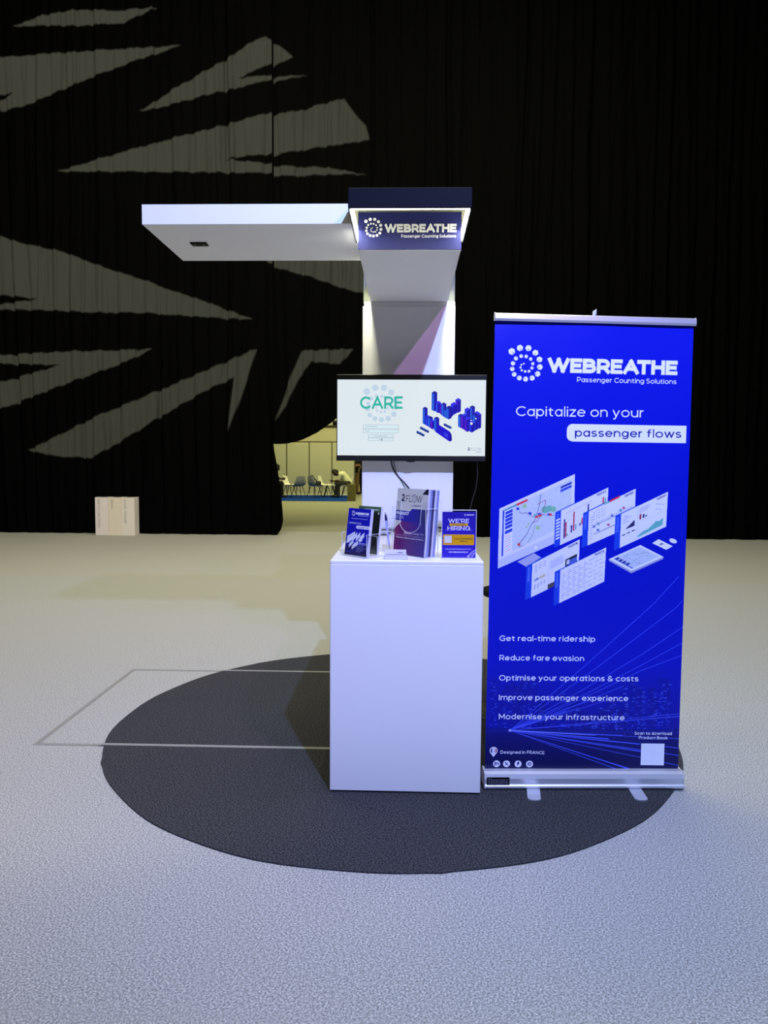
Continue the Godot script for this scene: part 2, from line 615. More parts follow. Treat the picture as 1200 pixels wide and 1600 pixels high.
func spot(called: String, at: Vector3, aim: Vector3, c: Color, energy: float, angle: float, blend: float, size: float) -> void:
	var l := SpotLight3D.new()
	l.name = called
	l.light_color = c
	l.light_energy = energy
	l.spot_angle = angle
	l.spot_angle_attenuation = blend
	l.spot_range = 60.0
	l.spot_attenuation = 2.0
	l.light_size = size
	l.shadow_enabled = true
	add_child(l)
	l.look_at_from_position(at, aim, Vector3.UP if absf((aim - at).normalized().y) < 0.98 else Vector3.RIGHT)


func area(called: String, at: Vector3, aim: Vector3, size: Vector2, c: Color, energy: float, parent: Node3D = null) -> void:
	var l := AreaLight3D.new()
	l.name = called
	l.area_size = size
	l.light_color = c
	l.light_energy = energy
	l.area_range = 60.0
	l.area_attenuation = 2.0
	l.shadow_enabled = true
	if parent:
		parent.add_child(l)
	else:
		add_child(l)
	var up := Vector3.UP if absf((aim - at).normalized().y) < 0.98 else Vector3.FORWARD
	l.transform = Transform3D(Basis.looking_at(aim - at, up), at)


# ---------------------------------------------------------------- the hall
func curtain_grid(x0: float, x1: float, d: float, rows: Array, bottom: Callable, top: float, right_edge: Callable, sd: int) -> Array:
	var n := FastNoiseLite.new()
	n.seed = sd
	n.frequency = 0.35
	var fine := FastNoiseLite.new()
	fine.seed = sd + 3
	fine.frequency = 2.2
	var g := []
	var cols := int((x1 - x0) / 0.022)
	for r in rows.size():
		var line := []
		for c in cols + 1:
			var u := float(c) / cols
			var x: float = x0 + (x1 - x0) * u
			var b: float = bottom.call(x)
			var y: float = lerpf(b, top, rows[r])
			x = minf(x, right_edge.call(y) - (cols - c) * 0.0006)
			var sway := n.get_noise_2d(x * 1.6, y * 0.12)
			var z := 0.022 * sin(x * 15.0 + sway * 7.0) + 0.012 * sin(x * 37.0 + sway * 9.0 + y * 0.4) + 0.028 * fine.get_noise_2d(x * 2.4, y * 0.16) + 0.016 * fine.get_noise_2d(x * 9.0 + 40.0, y * 0.7)
			var seam := fposmod(x + 0.2 * sway, 1.37)
			z -= 0.06 * exp(-pow((seam - 0.7) / 0.035, 2.0))
			g_add(line, V(x, y, d - z))
		g.append(line)
	return g


func g_add(line: Array, p: Vector3) -> void:
	line.append(p)


func build_hall() -> void:
	var black := mat(Color(0.05, 0.05, 0.055), 1.0, 0.0, 0.1)
	var cloth := mat(Color(0.027, 0.0275, 0.027), 1.0, 0.0, 0.0)
	var light_carpet := carpet(Color(0.5, 0.505, 0.505), Color(0.785, 0.79, 0.785), 11)
	var far_carpet := carpet(Color(0.56, 0.56, 0.54), Color(0.725, 0.725, 0.695), 31)
	var cream := mat(Color(0.8, 0.8, 0.74), 0.7, 0.0, 0.3)
	struct("floor", Shape.new().box(V(0, -0.1, 1.45), Vector3(30, 0.2, 14.9)), light_carpet, "light grey heathered carpet around the stand")
	struct("floor_001", Shape.new().box(V(0, -0.1, 11.85), Vector3(30, 0.2, 5.9)), far_carpet, "darker grey carpet strip running up to the black curtains")
	struct("floor_002", Shape.new().box(V(0, -0.1, 26.9), Vector3(30, 0.2, 24.2)), mat(Color(0.57, 0.565, 0.5), 0.9, 0.0, 0.2), "plain floor of the hall beyond the curtain opening")
	struct("ceiling", Shape.new().box(V(0, 12.15, 16.5), Vector3(30.6, 0.3, 45.4)), black, "dark hall ceiling")
	struct("wall_left", Shape.new().box(V(-15.15, 6, 16.5), Vector3(0.3, 12.4, 45)), black, "dark left side wall")
	struct("wall_right", Shape.new().box(V(15.15, 6, 16.5), Vector3(0.3, 12.4, 45)), black, "dark right side wall")
	struct("wall_front", Shape.new().box(V(0, 6, -6.15), Vector3(30.6, 12.4, 0.3)), black, "dark wall behind the camera")
	struct("wall_back", Shape.new().box(V(0, 6, 39.15), Vector3(30.6, 12.4, 0.3)), cream, "pale far wall of the next hall")

	# black drapes; y runs from the hem (0) to the top (1)
	var rows := []
	for k in 41:
		rows.append(pow(k / 40.0, 1.25))
	var edge := func(y: float) -> float:
		if y > 1.75:
			return -2.56
		if y > 0.25:
			return -2.56 + 0.19 * (1.0 - pow((y - 0.25) / 1.5, 1.6))
		return -2.37 - 0.12 * pow(1.0 - y / 0.25, 2.0)
	var s := Shape.new()
	s.sheet(curtain_grid(-14.9, -2.36, 14.02, rows, func(_x: float) -> float: return 0.003, 11.98, edge, 3))
	tag(part("stage_curtain", s, cloth), "tall black curtain with folds at the left, reaching the floor beside the opening", "curtain")
	s = Shape.new()
	var arch := func(x: float) -> float:
		return 1.742 + 0.39 * pow(maxf(x + 2.5, 0.0), 2.0)
	s.sheet(curtain_grid(-2.72, 0.5, 14.16, rows, arch, 11.98, func(_y: float) -> float: return 99.0, 8))
	tag(part("stage_curtain", s, cloth), "black curtain swagged up in an arch above the opening behind the screen", "curtain")
	s = Shape.new()
	s.sheet(curtain_grid(0.3, 14.9, 14.02, rows, func(_x: float) -> float: return 0.003, 11.98, func(_y: float) -> float: return 99.0, 21))
	tag(part("stage_curtain", s, cloth), "plain black curtain at the right behind the blue banner", "curtain")

	# the pattern projector's cut plate, hung high above and in front of the stand, outside the picture
	var holes := GOBO
	var o := thing("gobo_plate", "black metal plate with jagged cut-outs hung from the ceiling on two rods", "gobo", Vector3.ZERO)
	s = Shape.new()
	var ys := [5.2, 9.9]
	for hp in holes:
		for p in hp:
			ys.append(p.y)
	ys.sort()
	for k in ys.size() - 1:
		var y0: float = ys[k]
		var y1: float = ys[k + 1]
		if y1 - y0 < 1e-5:
			continue
		var cuts := []
		for hp in holes:
			for j in hp.size():
				var a: Vector2 = hp[j]
				var b: Vector2 = hp[(j + 1) % hp.size()]
				if minf(a.y, b.y) <= y0 + 1e-6 and maxf(a.y, b.y) >= y1 - 1e-6 and absf(a.y - b.y) > 1e-6:
					cuts.append(Vector2(a.x + (y0 - a.y) / (b.y - a.y) * (b.x - a.x), a.x + (y1 - a.y) / (b.y - a.y) * (b.x - a.x)))
		cuts.sort_custom(func(p: Vector2, q: Vector2) -> bool: return p.x + p.y < q.x + q.y)
		cuts.push_front(Vector2(-6.4, -6.4))
		cuts.append(Vector2(-1.4, -1.4))
		for j in range(0, cuts.size() - 1, 2):
			var p: Vector2 = cuts[j]
			var q: Vector2 = cuts[j + 1]
			for side in 2:
				var dd := 2.5 + 0.003 * side
				s.quad(V(p.y, y1, dd), V(q.y, y1, dd), V(q.x, y0, dd), V(p.x, y0, dd), Vector3(0, 0, 1.0 - 2.0 * side))
	part("plate", s, black, o)
	for x in [-6.0, -1.8]:
		part("rod", Shape.new().bar(V(x, 9.85, 2.502), V(x, 12.0, 2.502), 0.012), black, o)


const GOBO := [
	[Vector2(-4.752, 8.795), Vector2(-4.576, 8.849), Vector2(-4.362, 8.883), Vector2(-4.112, 8.873), Vector2(-3.877, 8.892), Vector2(-3.97, 8.853), Vector2(-4.075, 8.804), Vector2(-4.345, 8.792)],
	[Vector2(-5.149, 8.591), Vector2(-4.835, 8.614), Vector2(-4.542, 8.633), Vector2(-4.058, 8.657), Vector2(-3.734, 8.672), Vector2(-4.021, 8.587), Vector2(-4.352, 8.469), Vector2(-4.667, 8.342), Vector2(-4.837, 8.299), Vector2(-4.843, 8.358), Vector2(-4.751, 8.409), Vector2(-4.842, 8.395), Vector2(-5.157, 8.342)],
	[Vector2(-3.993, 8.296), Vector2(-3.792, 8.416), Vector2(-3.482, 8.582), Vector2(-3.329, 8.675), Vector2(-3.233, 8.714), Vector2(-3.138, 8.67), Vector2(-3.077, 8.618), Vector2(-3.215, 8.557), Vector2(-3.399, 8.479), Vector2(-3.215, 8.495), Vector2(-2.994, 8.526), Vector2(-3.12, 8.491), Vector2(-3.33, 8.441), Vector2(-3.58, 8.388), Vector2(-3.812, 8.331)],
	[Vector2(-4.501, 7.95), Vector2(-4.166, 8.042), Vector2(-3.795, 8.137), Vector2(-3.486, 8.209), Vector2(-3.216, 8.281), Vector2(-2.91, 8.346), Vector2(-2.777, 8.383), Vector2(-2.719, 8.304), Vector2(-2.643, 8.221), Vector2(-2.62, 8.142), Vector2(-2.814, 8.115), Vector2(-3.102, 8.077), Vector2(-3.236, 8.04), Vector2(-3.477, 8.019), Vector2(-3.371, 8), Vector2(-3.237, 7.99), Vector2(-3.102, 7.993), Vector2(-2.871, 7.983), Vector2(-2.632, 7.939), Vector2(-2.718, 7.945), Vector2(-3.102, 7.937), Vector2(-3.324, 7.933), Vector2(-3.585, 7.94), Vector2(-4.071, 7.946)],
	[Vector2(-5.181, 7.664), Vector2(-4.867, 7.572), Vector2(-4.749, 7.529), Vector2(-4.473, 7.472), Vector2(-4.219, 7.376), Vector2(-3.944, 7.292), Vector2(-3.827, 7.246), Vector2(-3.612, 7.177), Vector2(-3.311, 7.066), Vector2(-3.652, 7.085), Vector2(-3.987, 7.108), Vector2(-4.283, 7.111), Vector2(-4.581, 7.123), Vector2(-4.88, 7.13), Vector2(-5.2, 7.138), Vector2(-5.199, 7.169), Vector2(-4.879, 7.161), Vector2(-4.631, 7.19), Vector2(-4.877, 7.219), Vector2(-5.196, 7.239)],
	[Vector2(-4.888, 6.851), Vector2(-4.448, 6.875), Vector2(-3.931, 6.888), Vector2(-4.111, 6.81), Vector2(-4.492, 6.673), Vector2(-4.898, 6.518), Vector2(-5.227, 6.382), Vector2(-5.219, 6.599), Vector2(-4.893, 6.683), Vector2(-4.51, 6.791), Vector2(-4.89, 6.8), Vector2(-5.212, 6.807), Vector2(-5.211, 6.835)],
	[Vector2(-4.724, 6.266), Vector2(-4.297, 6.477), Vector2(-3.855, 6.655), Vector2(-3.293, 6.893), Vector2(-3.361, 6.684), Vector2(-3.477, 6.388), Vector2(-3.433, 6.719), Vector2(-3.598, 6.645), Vector2(-3.857, 6.499), Vector2(-4.139, 6.329), Vector2(-4.322, 6.225), Vector2(-4.543, 6.231)],
	[Vector2(-3.03, 6.901), Vector2(-2.714, 6.913), Vector2(-2.792, 6.821), Vector2(-2.968, 6.836), Vector2(-3.046, 6.736), Vector2(-3.117, 6.588), Vector2(-3.196, 6.467), Vector2(-3.144, 6.607), Vector2(-3.097, 6.743)],
	[Vector2(-3.258, 7.45), Vector2(-2.601, 7.449), Vector2(-2.599, 7.23), Vector2(-2.793, 7.279), Vector2(-2.987, 7.348), Vector2(-3.142, 7.386), Vector2(-3.22, 7.405)],
]


# ---------------------------------------------------------------- beyond the opening
func shell_chair(seat: Color, label: String, at: Vector3, turn: float) -> Node3D:
	var key := "chair_%s" % seat.to_html()
	if not mats.has(key):
		mats[key] = mat(seat, 0.45)
	if not mats.has("leg"):
		mats["leg"] = mat(Color(0.13, 0.12, 0.1), 0.5)
	var o := thing("shell_chair", label, "chair", at, turn, "shell chairs on the blue carpet")
	var prof := [Vector2(0.23, 0.425), Vector2(0.2, 0.445), Vector2(0.1, 0.44), Vector2(-0.05, 0.432), Vector2(-0.15, 0.45), Vector2(-0.2, 0.52), Vector2(-0.225, 0.62), Vector2(-0.245, 0.73), Vector2(-0.26, 0.82)]
	var g := []
	for k in prof.size():
		var p: Vector2 = prof[k]
		var half := 0.23 - 0.07 * pow(maxf(0.0, (k - 4) / 4.0), 2.0)
		var line := []
		for c in 11:
			var u := c / 5.0 - 1.0
			var rise := 0.045 * pow(absf(u), 2.5)
			line.append(Vector3(u * half, p.y + (rise if k < 5 else rise * 0.3 - 0.03 * u * u * (k - 4) / 4.0), p.x + (rise * 1.3 if k >= 4 else 0.0)))
		g.append(line)
	part("seat_shell", Shape.new().slab_of(g, func(r: int, _c: int) -> Vector3: return Vector3(0, -0.008, 0) if r < 5 else Vector3(0, 0, -0.008)), mats[key], o)
	for sx in [-1, 1]:
		for sz in [-1, 1]:
			part("leg", Shape.new().bar(Vector3(sx * 0.22, 0.0, sz * 0.22 - 0.01), Vector3(sx * 0.11, 0.425, sz * 0.1), 0.011, 0.016, 8), mats["leg"], o)
	var br := Shape.new()
	for q in [[-1, -1, 1, 1], [-1, 1, 1, -1]]:
		br.bar(Vector3(q[0] * 0.19, 0.13, q[1] * 0.19), Vector3(q[2] * 0.11, 0.4, q[3] * 0.1), 0.005, 0.005, 6)
	part("brace", br, mats["leg"], o)
	return o


func hand_bones(wrist: Vector3, along: Vector3, palm: Vector3, curl: float, thumb_side: float) -> Array:
	var d := along.normalized()
	var pn := (palm - d * palm.dot(d)).normalized()
	var w := d.cross(pn)
	var b := [[wrist, wrist + d * 0.045, 0.024, 0.022]]
	var lens := [0.07, 0.082, 0.077, 0.06]
	for k in 4:
		var root := wrist + d * 0.075 + w * (k - 1.5) * 0.021 * thumb_side
		b.append([wrist + d * 0.02 + w * (k - 1.5) * 0.012 * thumb_side, root, 0.015, 0.0115])
		var p := root
		var dir := d
		for j in 3:
			dir = (dir + pn * curl).normalized()
			var q: Vector3 = p + dir * lens[k] * [0.45, 0.32, 0.23][j]
			b.append([p, q, 0.0095 - j * 0.001, 0.0085 - j * 0.001])
			p = q
	var tb := wrist + d * 0.02 - w * 0.022 * thumb_side
	var t1 := tb + (d * 0.6 - w * 0.75 * thumb_side + pn * 0.3).normalized() * 0.042
	b.append([tb, t1, 0.014, 0.011])
	b.append([t1, t1 + (d + pn * curl * 1.4 - w * 0.1 * thumb_side).normalized() * 0.034, 0.0105, 0.009])
	return b


# joints j in the person's own place; looks: colours; everything below is a part of the person
func person(called_label: String, at: Vector3, turn: float, j: Dictionary, skin: Color, shirt: Color, trousers: Color, shoes: Color, sleeve: float) -> Node3D:
	var o := thing("person", called_label, "person", at, turn)
	var sk := mat(skin, 0.55)
	var bones := [[j.hips, j.belly, 0.125, 0.12], [j.belly, j.chest, 0.12, 0.135], [j.chest, j.neck, 0.11, 0.055], [j.neck, j.head, 0.05, 0.06]]
	var shirt_b := [[j.hips, j.belly, 0.15, 0.15], [j.belly, j.chest, 0.15, 0.16], [j.chest, j.neck, 0.135, 0.065]]
	var leg_b := [[j.hips + Vector3(0, -0.02, 0), j.hips, 0.145, 0.14]]
	var shoe_b := []
	var face: Vector3 = j.face.normalized()
	var up: Vector3 = (j.head - j.neck).normalized()
	up = (up - face * up.dot(face)).normalized()
	var side := up.cross(face)
	var hc: Vector3 = j.head + up * 0.03
	bones.append([hc + up * 0.03, hc - up * 0.02 + face * 0.02, 0.088, 0.08])
	bones.append([hc - up * 0.075 + face * 0.035, hc - up * 0.09 + face * 0.05, 0.052, 0.04])
	bones.append([hc + face * 0.1 + up * 0.01, hc + face * 0.118 - up * 0.02, 0.009, 0.014])
	for s in [-1.0, 1.0]:
		bones.append([hc + side * s * 0.09 + up * 0.02, hc + side * s * 0.092 - up * 0.02, 0.016, 0.012])
	for k in ["l", "r"]:
		var sh: Vector3 = j["shoulder_" + k]
		var el: Vector3 = j["elbow_" + k]
		var wr: Vector3 = j["wrist_" + k]
		var hi: Vector3 = j["hip_" + k]
		var kn: Vector3 = j["knee_" + k]
		var an: Vector3 = j["ankle_" + k]
		var toe: Vector3 = j["toe_" + k]
		bones.append_array([[j.chest + (sh - j.chest) * 0.4, sh, 0.08, 0.058], [sh, el, 0.05, 0.038], [el, wr, 0.04, 0.025], [hi, kn, 0.085, 0.055], [kn, an, 0.055, 0.035], [an, toe, 0.035, 0.025]])
		shirt_b.append_array([[j.chest + (sh - j.chest) * 0.4, sh, 0.105, 0.078], [sh, sh.lerp(el, minf(sleeve, 1.0)), 0.072, 0.06]])
		if sleeve > 1.0:
			shirt_b.append([el, el.lerp(wr, sleeve - 1.0), 0.056, 0.042])
		leg_b.append_array([[hi, kn, 0.105, 0.078], [kn, an, 0.076, 0.06]])
		shoe_b.append_array([[an + Vector3(0, -0.04, 0), toe, 0.045, 0.04], [an, an + Vector3(0, -0.03, 0), 0.045, 0.045]])
	part("body", flesh(bones, 0.017), sk, o)
	part("shirt", flesh(shirt_b, 0.022), mat(shirt, 0.9), o)
	part("trousers", flesh(leg_b, 0.022), mat(trousers, 0.9), o)
	part("shoes", flesh(shoe_b, 0.018, 0.01), mat(shoes, 0.6), o)
	var hb := [[hc + up * 0.05 - face * 0.012, hc - face * 0.03, 0.094, 0.092], [hc - up * 0.03 - face * 0.045, hc - up * 0.06 - face * 0.04, 0.07, 0.055], [hc + up * 0.1 + face * 0.03, hc + up * 0.1 - face * 0.03, 0.03, 0.03]]
	part("hair", flesh(hb, 0.014, 0.012), mat(Color(0.06, 0.05, 0.045), 0.8), o)
	for k in ["l", "r"]:
		part("hand", flesh(hand_bones(j["wrist_" + k], j["grip_" + k], j["palm_" + k], 0.45, -1.0 if k == "l" else 1.0), 0.0045, 0.004), sk, o)
	return o


func build_far_hall() -> void:
	var cream := mat(Color(0.78, 0.77, 0.68), 0.65, 0.0, 0.3)
	var metal := mat(Color(0.42, 0.41, 0.34), 0.5, 0.3)
	# partition of white panels
	var o := thing("partition_wall", "long pale partition of flat panels in grey frames behind the shell chairs", "partition", V(0, 0, 29.9))
	var x := -8.57
	var k := 0
	while k < 7:
		part("panel", Shape.new().box(Vector3(x + 0.459, 1.06, 0), Vector3(0.893, 2.06, 0.03), 0.004), cream, o)
		part("post", Shape.new().box(Vector3(x, 1.08, 0), Vector3(0.045, 2.16, 0.06), 0.006), metal, o)
		x += 0.918
		k += 1
	part("post", Shape.new().box(Vector3(x, 1.08, 0), Vector3(0.045, 2.16, 0.06), 0.006), metal, o)
	part("top_rail", Shape.new().box(Vector3((x - 8.57) / 2.0, 2.165, 0), Vector3(x + 8.57, 0.05, 0.06), 0.006), metal, o)
	part("skirting", Shape.new().box(Vector3((x - 8.57) / 2.0, 0.035, 0.03), Vector3(x + 8.57, 0.07, 0.02)), mat(Color(0.85, 0.84, 0.78), 0.6), o)
	# bulkhead behind
	var b := struct("wall_partition", Shape.new().box(V(-3.2, 2.0, 33.2), Vector3(13, 4.0, 0.3)), mat(Color(0.95, 0.92, 0.8), 0.8), "pale bulkhead above the partition panels")
	part("ledge", Shape.new().box(V(-3.2, 2.95, 33.0), Vector3(13, 0.05, 0.12)), mat(Color(0.3, 0.28, 0.2), 0.7), b)
	var sp := thing("clip_light", "small black clip-on spotlight on top of the pale bulkhead ledge", "spotlight", V(-3.3, 2.975, 32.96))
	part("bracket", Shape.new().box(Vector3(0, 0.07, 0), Vector3(0.06, 0.14, 0.06), 0.01), mat(Color(0.03, 0.03, 0.03), 0.5), sp)
	var head := part("head", Shape.new().bar(Vector3(-0.02, 0.16, 0), Vector3(0.26, 0.08, 0.06), 0.07, 0.085), mat(Color(0.03, 0.03, 0.03), 0.5), sp)
	part("front_ring", Shape.new().bar(Vector3(0.26, 0.08, 0.06), Vector3(0.3, 0.067, 0.07), 0.09, 0.09), mat(Color(0.85, 0.85, 0.8), 0.4), head, "white front ring")

	var bl := part("blue_carpet", Shape.new().box(V(-4.78, 0.008, 27.7), Vector3(5.35, 0.016, 4.1), 0.004), mat(Color(0.1, 0.24, 0.56), 1.0, 0.0, 0.1))
	tag(bl, "strip of bright blue carpet under the shell chairs", "carpet")
	var white := Color(0.93, 0.92, 0.86)
	var grey := Color(0.62, 0.63, 0.64)
	shell_chair(white, "white shell chair beside the dark-haired sitter at the curtain edge", V(-4.5, 0.016, 28.1), PI / 2 - 0.35)
	shell_chair(grey, "empty grey shell chair, the second from the curtain edge", V(-4.1, 0.016, 27.7), PI + 0.6)
	shell_chair(grey, "grey shell chair with a black bag slung over it", V(-3.5, 0.016, 27.8), PI - 0.75)
	shell_chair(white, "white shell chair behind the grey chair with the black bag", V(-3.22, 0.016, 28.6), PI / 2 - 0.2)
	shell_chair(white, "white shell chair the man in the pale shirt sits on", V(-2.3, 0.016, 28.1), -PI / 2 + 0.15)
	shell_chair(white, "white shell chair under the dark-haired sitter at the curtain edge", V(-5.14, 0.016, 27.6), PI / 2)
	var tb := thing("side_table", "low round white table between the chairs with splayed dark legs", "table", V(-2.98, 0.016, 28.3))
	part("tabletop", Shape.new().lathe(Vector3.ZERO, [Vector2(0, 0.45), Vector2(0.3, 0.45), Vector2(0.31, 0.46), Vector2(0.3, 0.475), Vector2(0, 0.475)]), mat(white, 0.5), tb)
	for q in [[-1, -1], [-1, 1], [1, -1], [1, 1]]:
		part("leg", Shape.new().bar(Vector3(q[0] * 0.23, 0, q[1] * 0.2), Vector3(q[0] * 0.1, 0.45, q[1] * 0.08), 0.013, 0.018, 8), mats["leg"], tb)
	var bag := thing("shoulder_bag", "black bag with a strap slung over the grey shell chair", "bag", V(-3.42, 0.016, 27.82), PI - 0.75)
	part("bag_body", flesh([[Vector3(0.03, 0.51, -0.02), Vector3(-0.02, 0.55, 0.1), 0.07, 0.08], [Vector3(-0.08, 0.52, 0.0), Vector3(0.08, 0.52, 0.06), 0.06, 0.07]], 0.018), mat(Color(0.02, 0.02, 0.025), 0.6), bag)
	part("strap", Shape.new().tube(PackedVector3Array([Vector3(-0.02, 0.56, 0.05), Vector3(-0.02, 0.7, -0.12), Vector3(-0.02, 0.84, -0.24), Vector3(-0.01, 0.83, -0.29), Vector3(0, 0.7, -0.29)]), 0.022), mat(Color(0.02, 0.02, 0.025), 0.6), bag)

	# the seated man, facing left (his own front is +z, turned to -x)
	var seated := {
		"hips": Vector3(0, 0.56, -0.02), "belly": Vector3(0, 0.68, 0.06), "chest": Vector3(0, 0.84, 0.2), "neck": Vector3(0, 0.92, 0.34), "head": Vector3(0, 0.93, 0.45), "face": Vector3(0, -0.85, 0.5),
		"shoulder_l": Vector3(-0.19, 0.87, 0.27), "shoulder_r": Vector3(0.19, 0.87, 0.27), "elbow_l": Vector3(-0.2, 0.63, 0.36), "elbow_r": Vector3(0.2, 0.63, 0.36), "wrist_l": Vector3(-0.06, 0.62, 0.55), "wrist_r": Vector3(0.06, 0.62, 0.55),
		"hip_l": Vector3(-0.1, 0.54, 0.0), "hip_r": Vector3(0.1, 0.54, 0.0), "knee_l": Vector3(-0.14, 0.54, 0.42), "knee_r": Vector3(0.15, 0.53, 0.36), "ankle_l": Vector3(-0.14, 0.1, 0.44), "ankle_r": Vector3(0.15, 0.1, 0.36),
		"toe_l": Vector3(-0.15, 0.05, 0.6), "toe_r": Vector3(0.17, 0.05, 0.52), "grip_l": Vector3(0.3, 0.0, 0.9), "grip_r": Vector3(-0.3, 0.0, 0.9), "palm_l": Vector3(0.8, 0.4, 0), "palm_r": Vector3(-0.8, 0.4, 0),
	}
	var man := person("person in a pale short-sleeved shirt bent forward on a chair over a phone", V(-2.27, 0.016, 28.1), -PI / 2 + 0.1, seated, Color(0.3, 0.2, 0.14), Color(0.88, 0.87, 0.72), Color(0.16, 0.16, 0.13), Color(0.02, 0.02, 0.02), 0.7)
	var ph := thing("phone", "dark phone held by the seated person in the pale shirt", "phone", man.transform * Vector3(0, 0.645, 0.645), -PI / 2 + 0.1)
	part("case", Shape.new().box(Vector3.ZERO, Vector3(0.08, 0.012, 0.16), 0.004, Basis(Vector3.RIGHT, -0.3)), mat(Color(0.02, 0.02, 0.02), 0.3), ph)
	part("screen", Shape.new().box(Vector3(0, 0.0066, -0.002), Vector3(0.072, 0.001, 0.148), 0.0, Basis(Vector3.RIGHT, -0.3)), mat(Color(0.05, 0.05, 0.07), 0.1), ph)
	var s2 := seated.duplicate()
	s2.merge({"chest": Vector3(0, 0.92, 0.08), "belly": Vector3(0, 0.74, 0.02), "neck": Vector3(0, 1.04, 0.14), "head": Vector3(0, 1.09, 0.21), "face": Vector3(0, -0.5, 0.85), "shoulder_l": Vector3(-0.18, 0.98, 0.11), "shoulder_r": Vector3(0.18, 0.98, 0.11), "elbow_l": Vector3(-0.22, 0.72, 0.2), "elbow_r": Vector3(0.22, 0.72, 0.2), "wrist_l": Vector3(-0.08, 0.7, 0.42), "wrist_r": Vector3(0.08, 0.7, 0.42)}, true)
	person("person with dark curly hair in dark clothes sitting half hidden by the curtain", V(-5.12, 0.016, 27.6), PI / 2, s2, Color(0.2, 0.13, 0.1), Color(0.03, 0.03, 0.035), Color(0.03, 0.03, 0.03), Color(0.02, 0.02, 0.02), 1.5)
	var stand := {
		"hips": Vector3(0, 0.95, 0), "belly": Vector3(0, 1.1, 0.02), "chest": Vector3(0, 1.32, 0), "neck": Vector3(0, 1.5, 0.01), "head": Vector3(0, 1.58, 0.04), "face": Vector3(0, -0.3, 1),
		"shoulder_l": Vector3(-0.2, 1.42, 0), "shoulder_r": Vector3(0.2, 1.42, 0), "elbow_l": Vector3(-0.25, 1.14, 0.02), "elbow_r": Vector3(0.25, 1.14, 0.02), "wrist_l": Vector3(-0.1, 1.2, 0.25), "wrist_r": Vector3(0.1, 1.2, 0.25),
		"hip_l": Vector3(-0.1, 0.93, 0), "hip_r": Vector3(0.1, 0.93, 0), "knee_l": Vector3(-0.11, 0.5, 0.03), "knee_r": Vector3(0.11, 0.5, 0.02), "ankle_l": Vector3(-0.12, 0.1, 0), "ankle_r": Vector3(0.12, 0.1, 0),
		"toe_l": Vector3(-0.14, 0.05, 0.16), "toe_r": Vector3(0.14, 0.05, 0.16), "grip_l": Vector3(0.5, 0.3, 0.6), "grip_r": Vector3(-0.5, 0.3, 0.6), "palm_l": Vector3(0.6, 0.2, 0), "palm_r": Vector3(-0.6, 0.2, 0),
	}
	person("person in a black short-sleeved top and tan trousers standing past the partition", V(-2.21, 0, 31.0), 0.6, stand, Color(0.6, 0.43, 0.32), Color(0.03, 0.03, 0.035), Color(0.5, 0.39, 0.24), Color(0.05, 0.04, 0.04), 0.75)
	var p4 := person("person all in black with a white badge standing beside tan trousers", V(-1.9, 0, 31.6), -0.9, stand, Color(0.62, 0.45, 0.36), Color(0.03, 0.03, 0.04), Color(0.03, 0.03, 0.035), Color(0.03, 0.03, 0.03), 1.6)
	part("badge", Shape.new().box(Vector3(0.02, 1.12, 0.185), Vector3(0.09, 0.13, 0.006), 0.002), mat(Color(0.95, 0.95, 0.92), 0.5), p4, "white badge")
	# slatted planter at the end of the blue carpet
	var wood := mat(Color(0.46, 0.43, 0.24), 0.7)
	var pl := thing("slatted_bin", "slatted wooden bin standing at the right end of the blue carpet", "bin", V(-1.965, 0, 25.98))
	part("core", Shape.new().box(Vector3(0, 0.28, 0), Vector3(0.25, 0.56, 0.25)), mat(Color(0.12, 0.11, 0.07), 0.8), pl)
	for q in 4:
		for side in 2:
			part("slat", Shape.new().box(Vector3(-0.1 + q * 0.067, 0.29, 0.133 if side == 0 else -0.133), Vector3(0.055, 0.58, 0.015), 0.003), wood, pl)
			part("slat", Shape.new().box(Vector3(0.133 if side == 0 else -0.133, 0.29, -0.1 + q * 0.067), Vector3(0.015, 0.58, 0.055), 0.003), wood, pl)
	part("rim", Shape.new().box(Vector3(0, 0.585, 0), Vector3(0.29, 0.02, 0.29), 0.004), wood, pl)


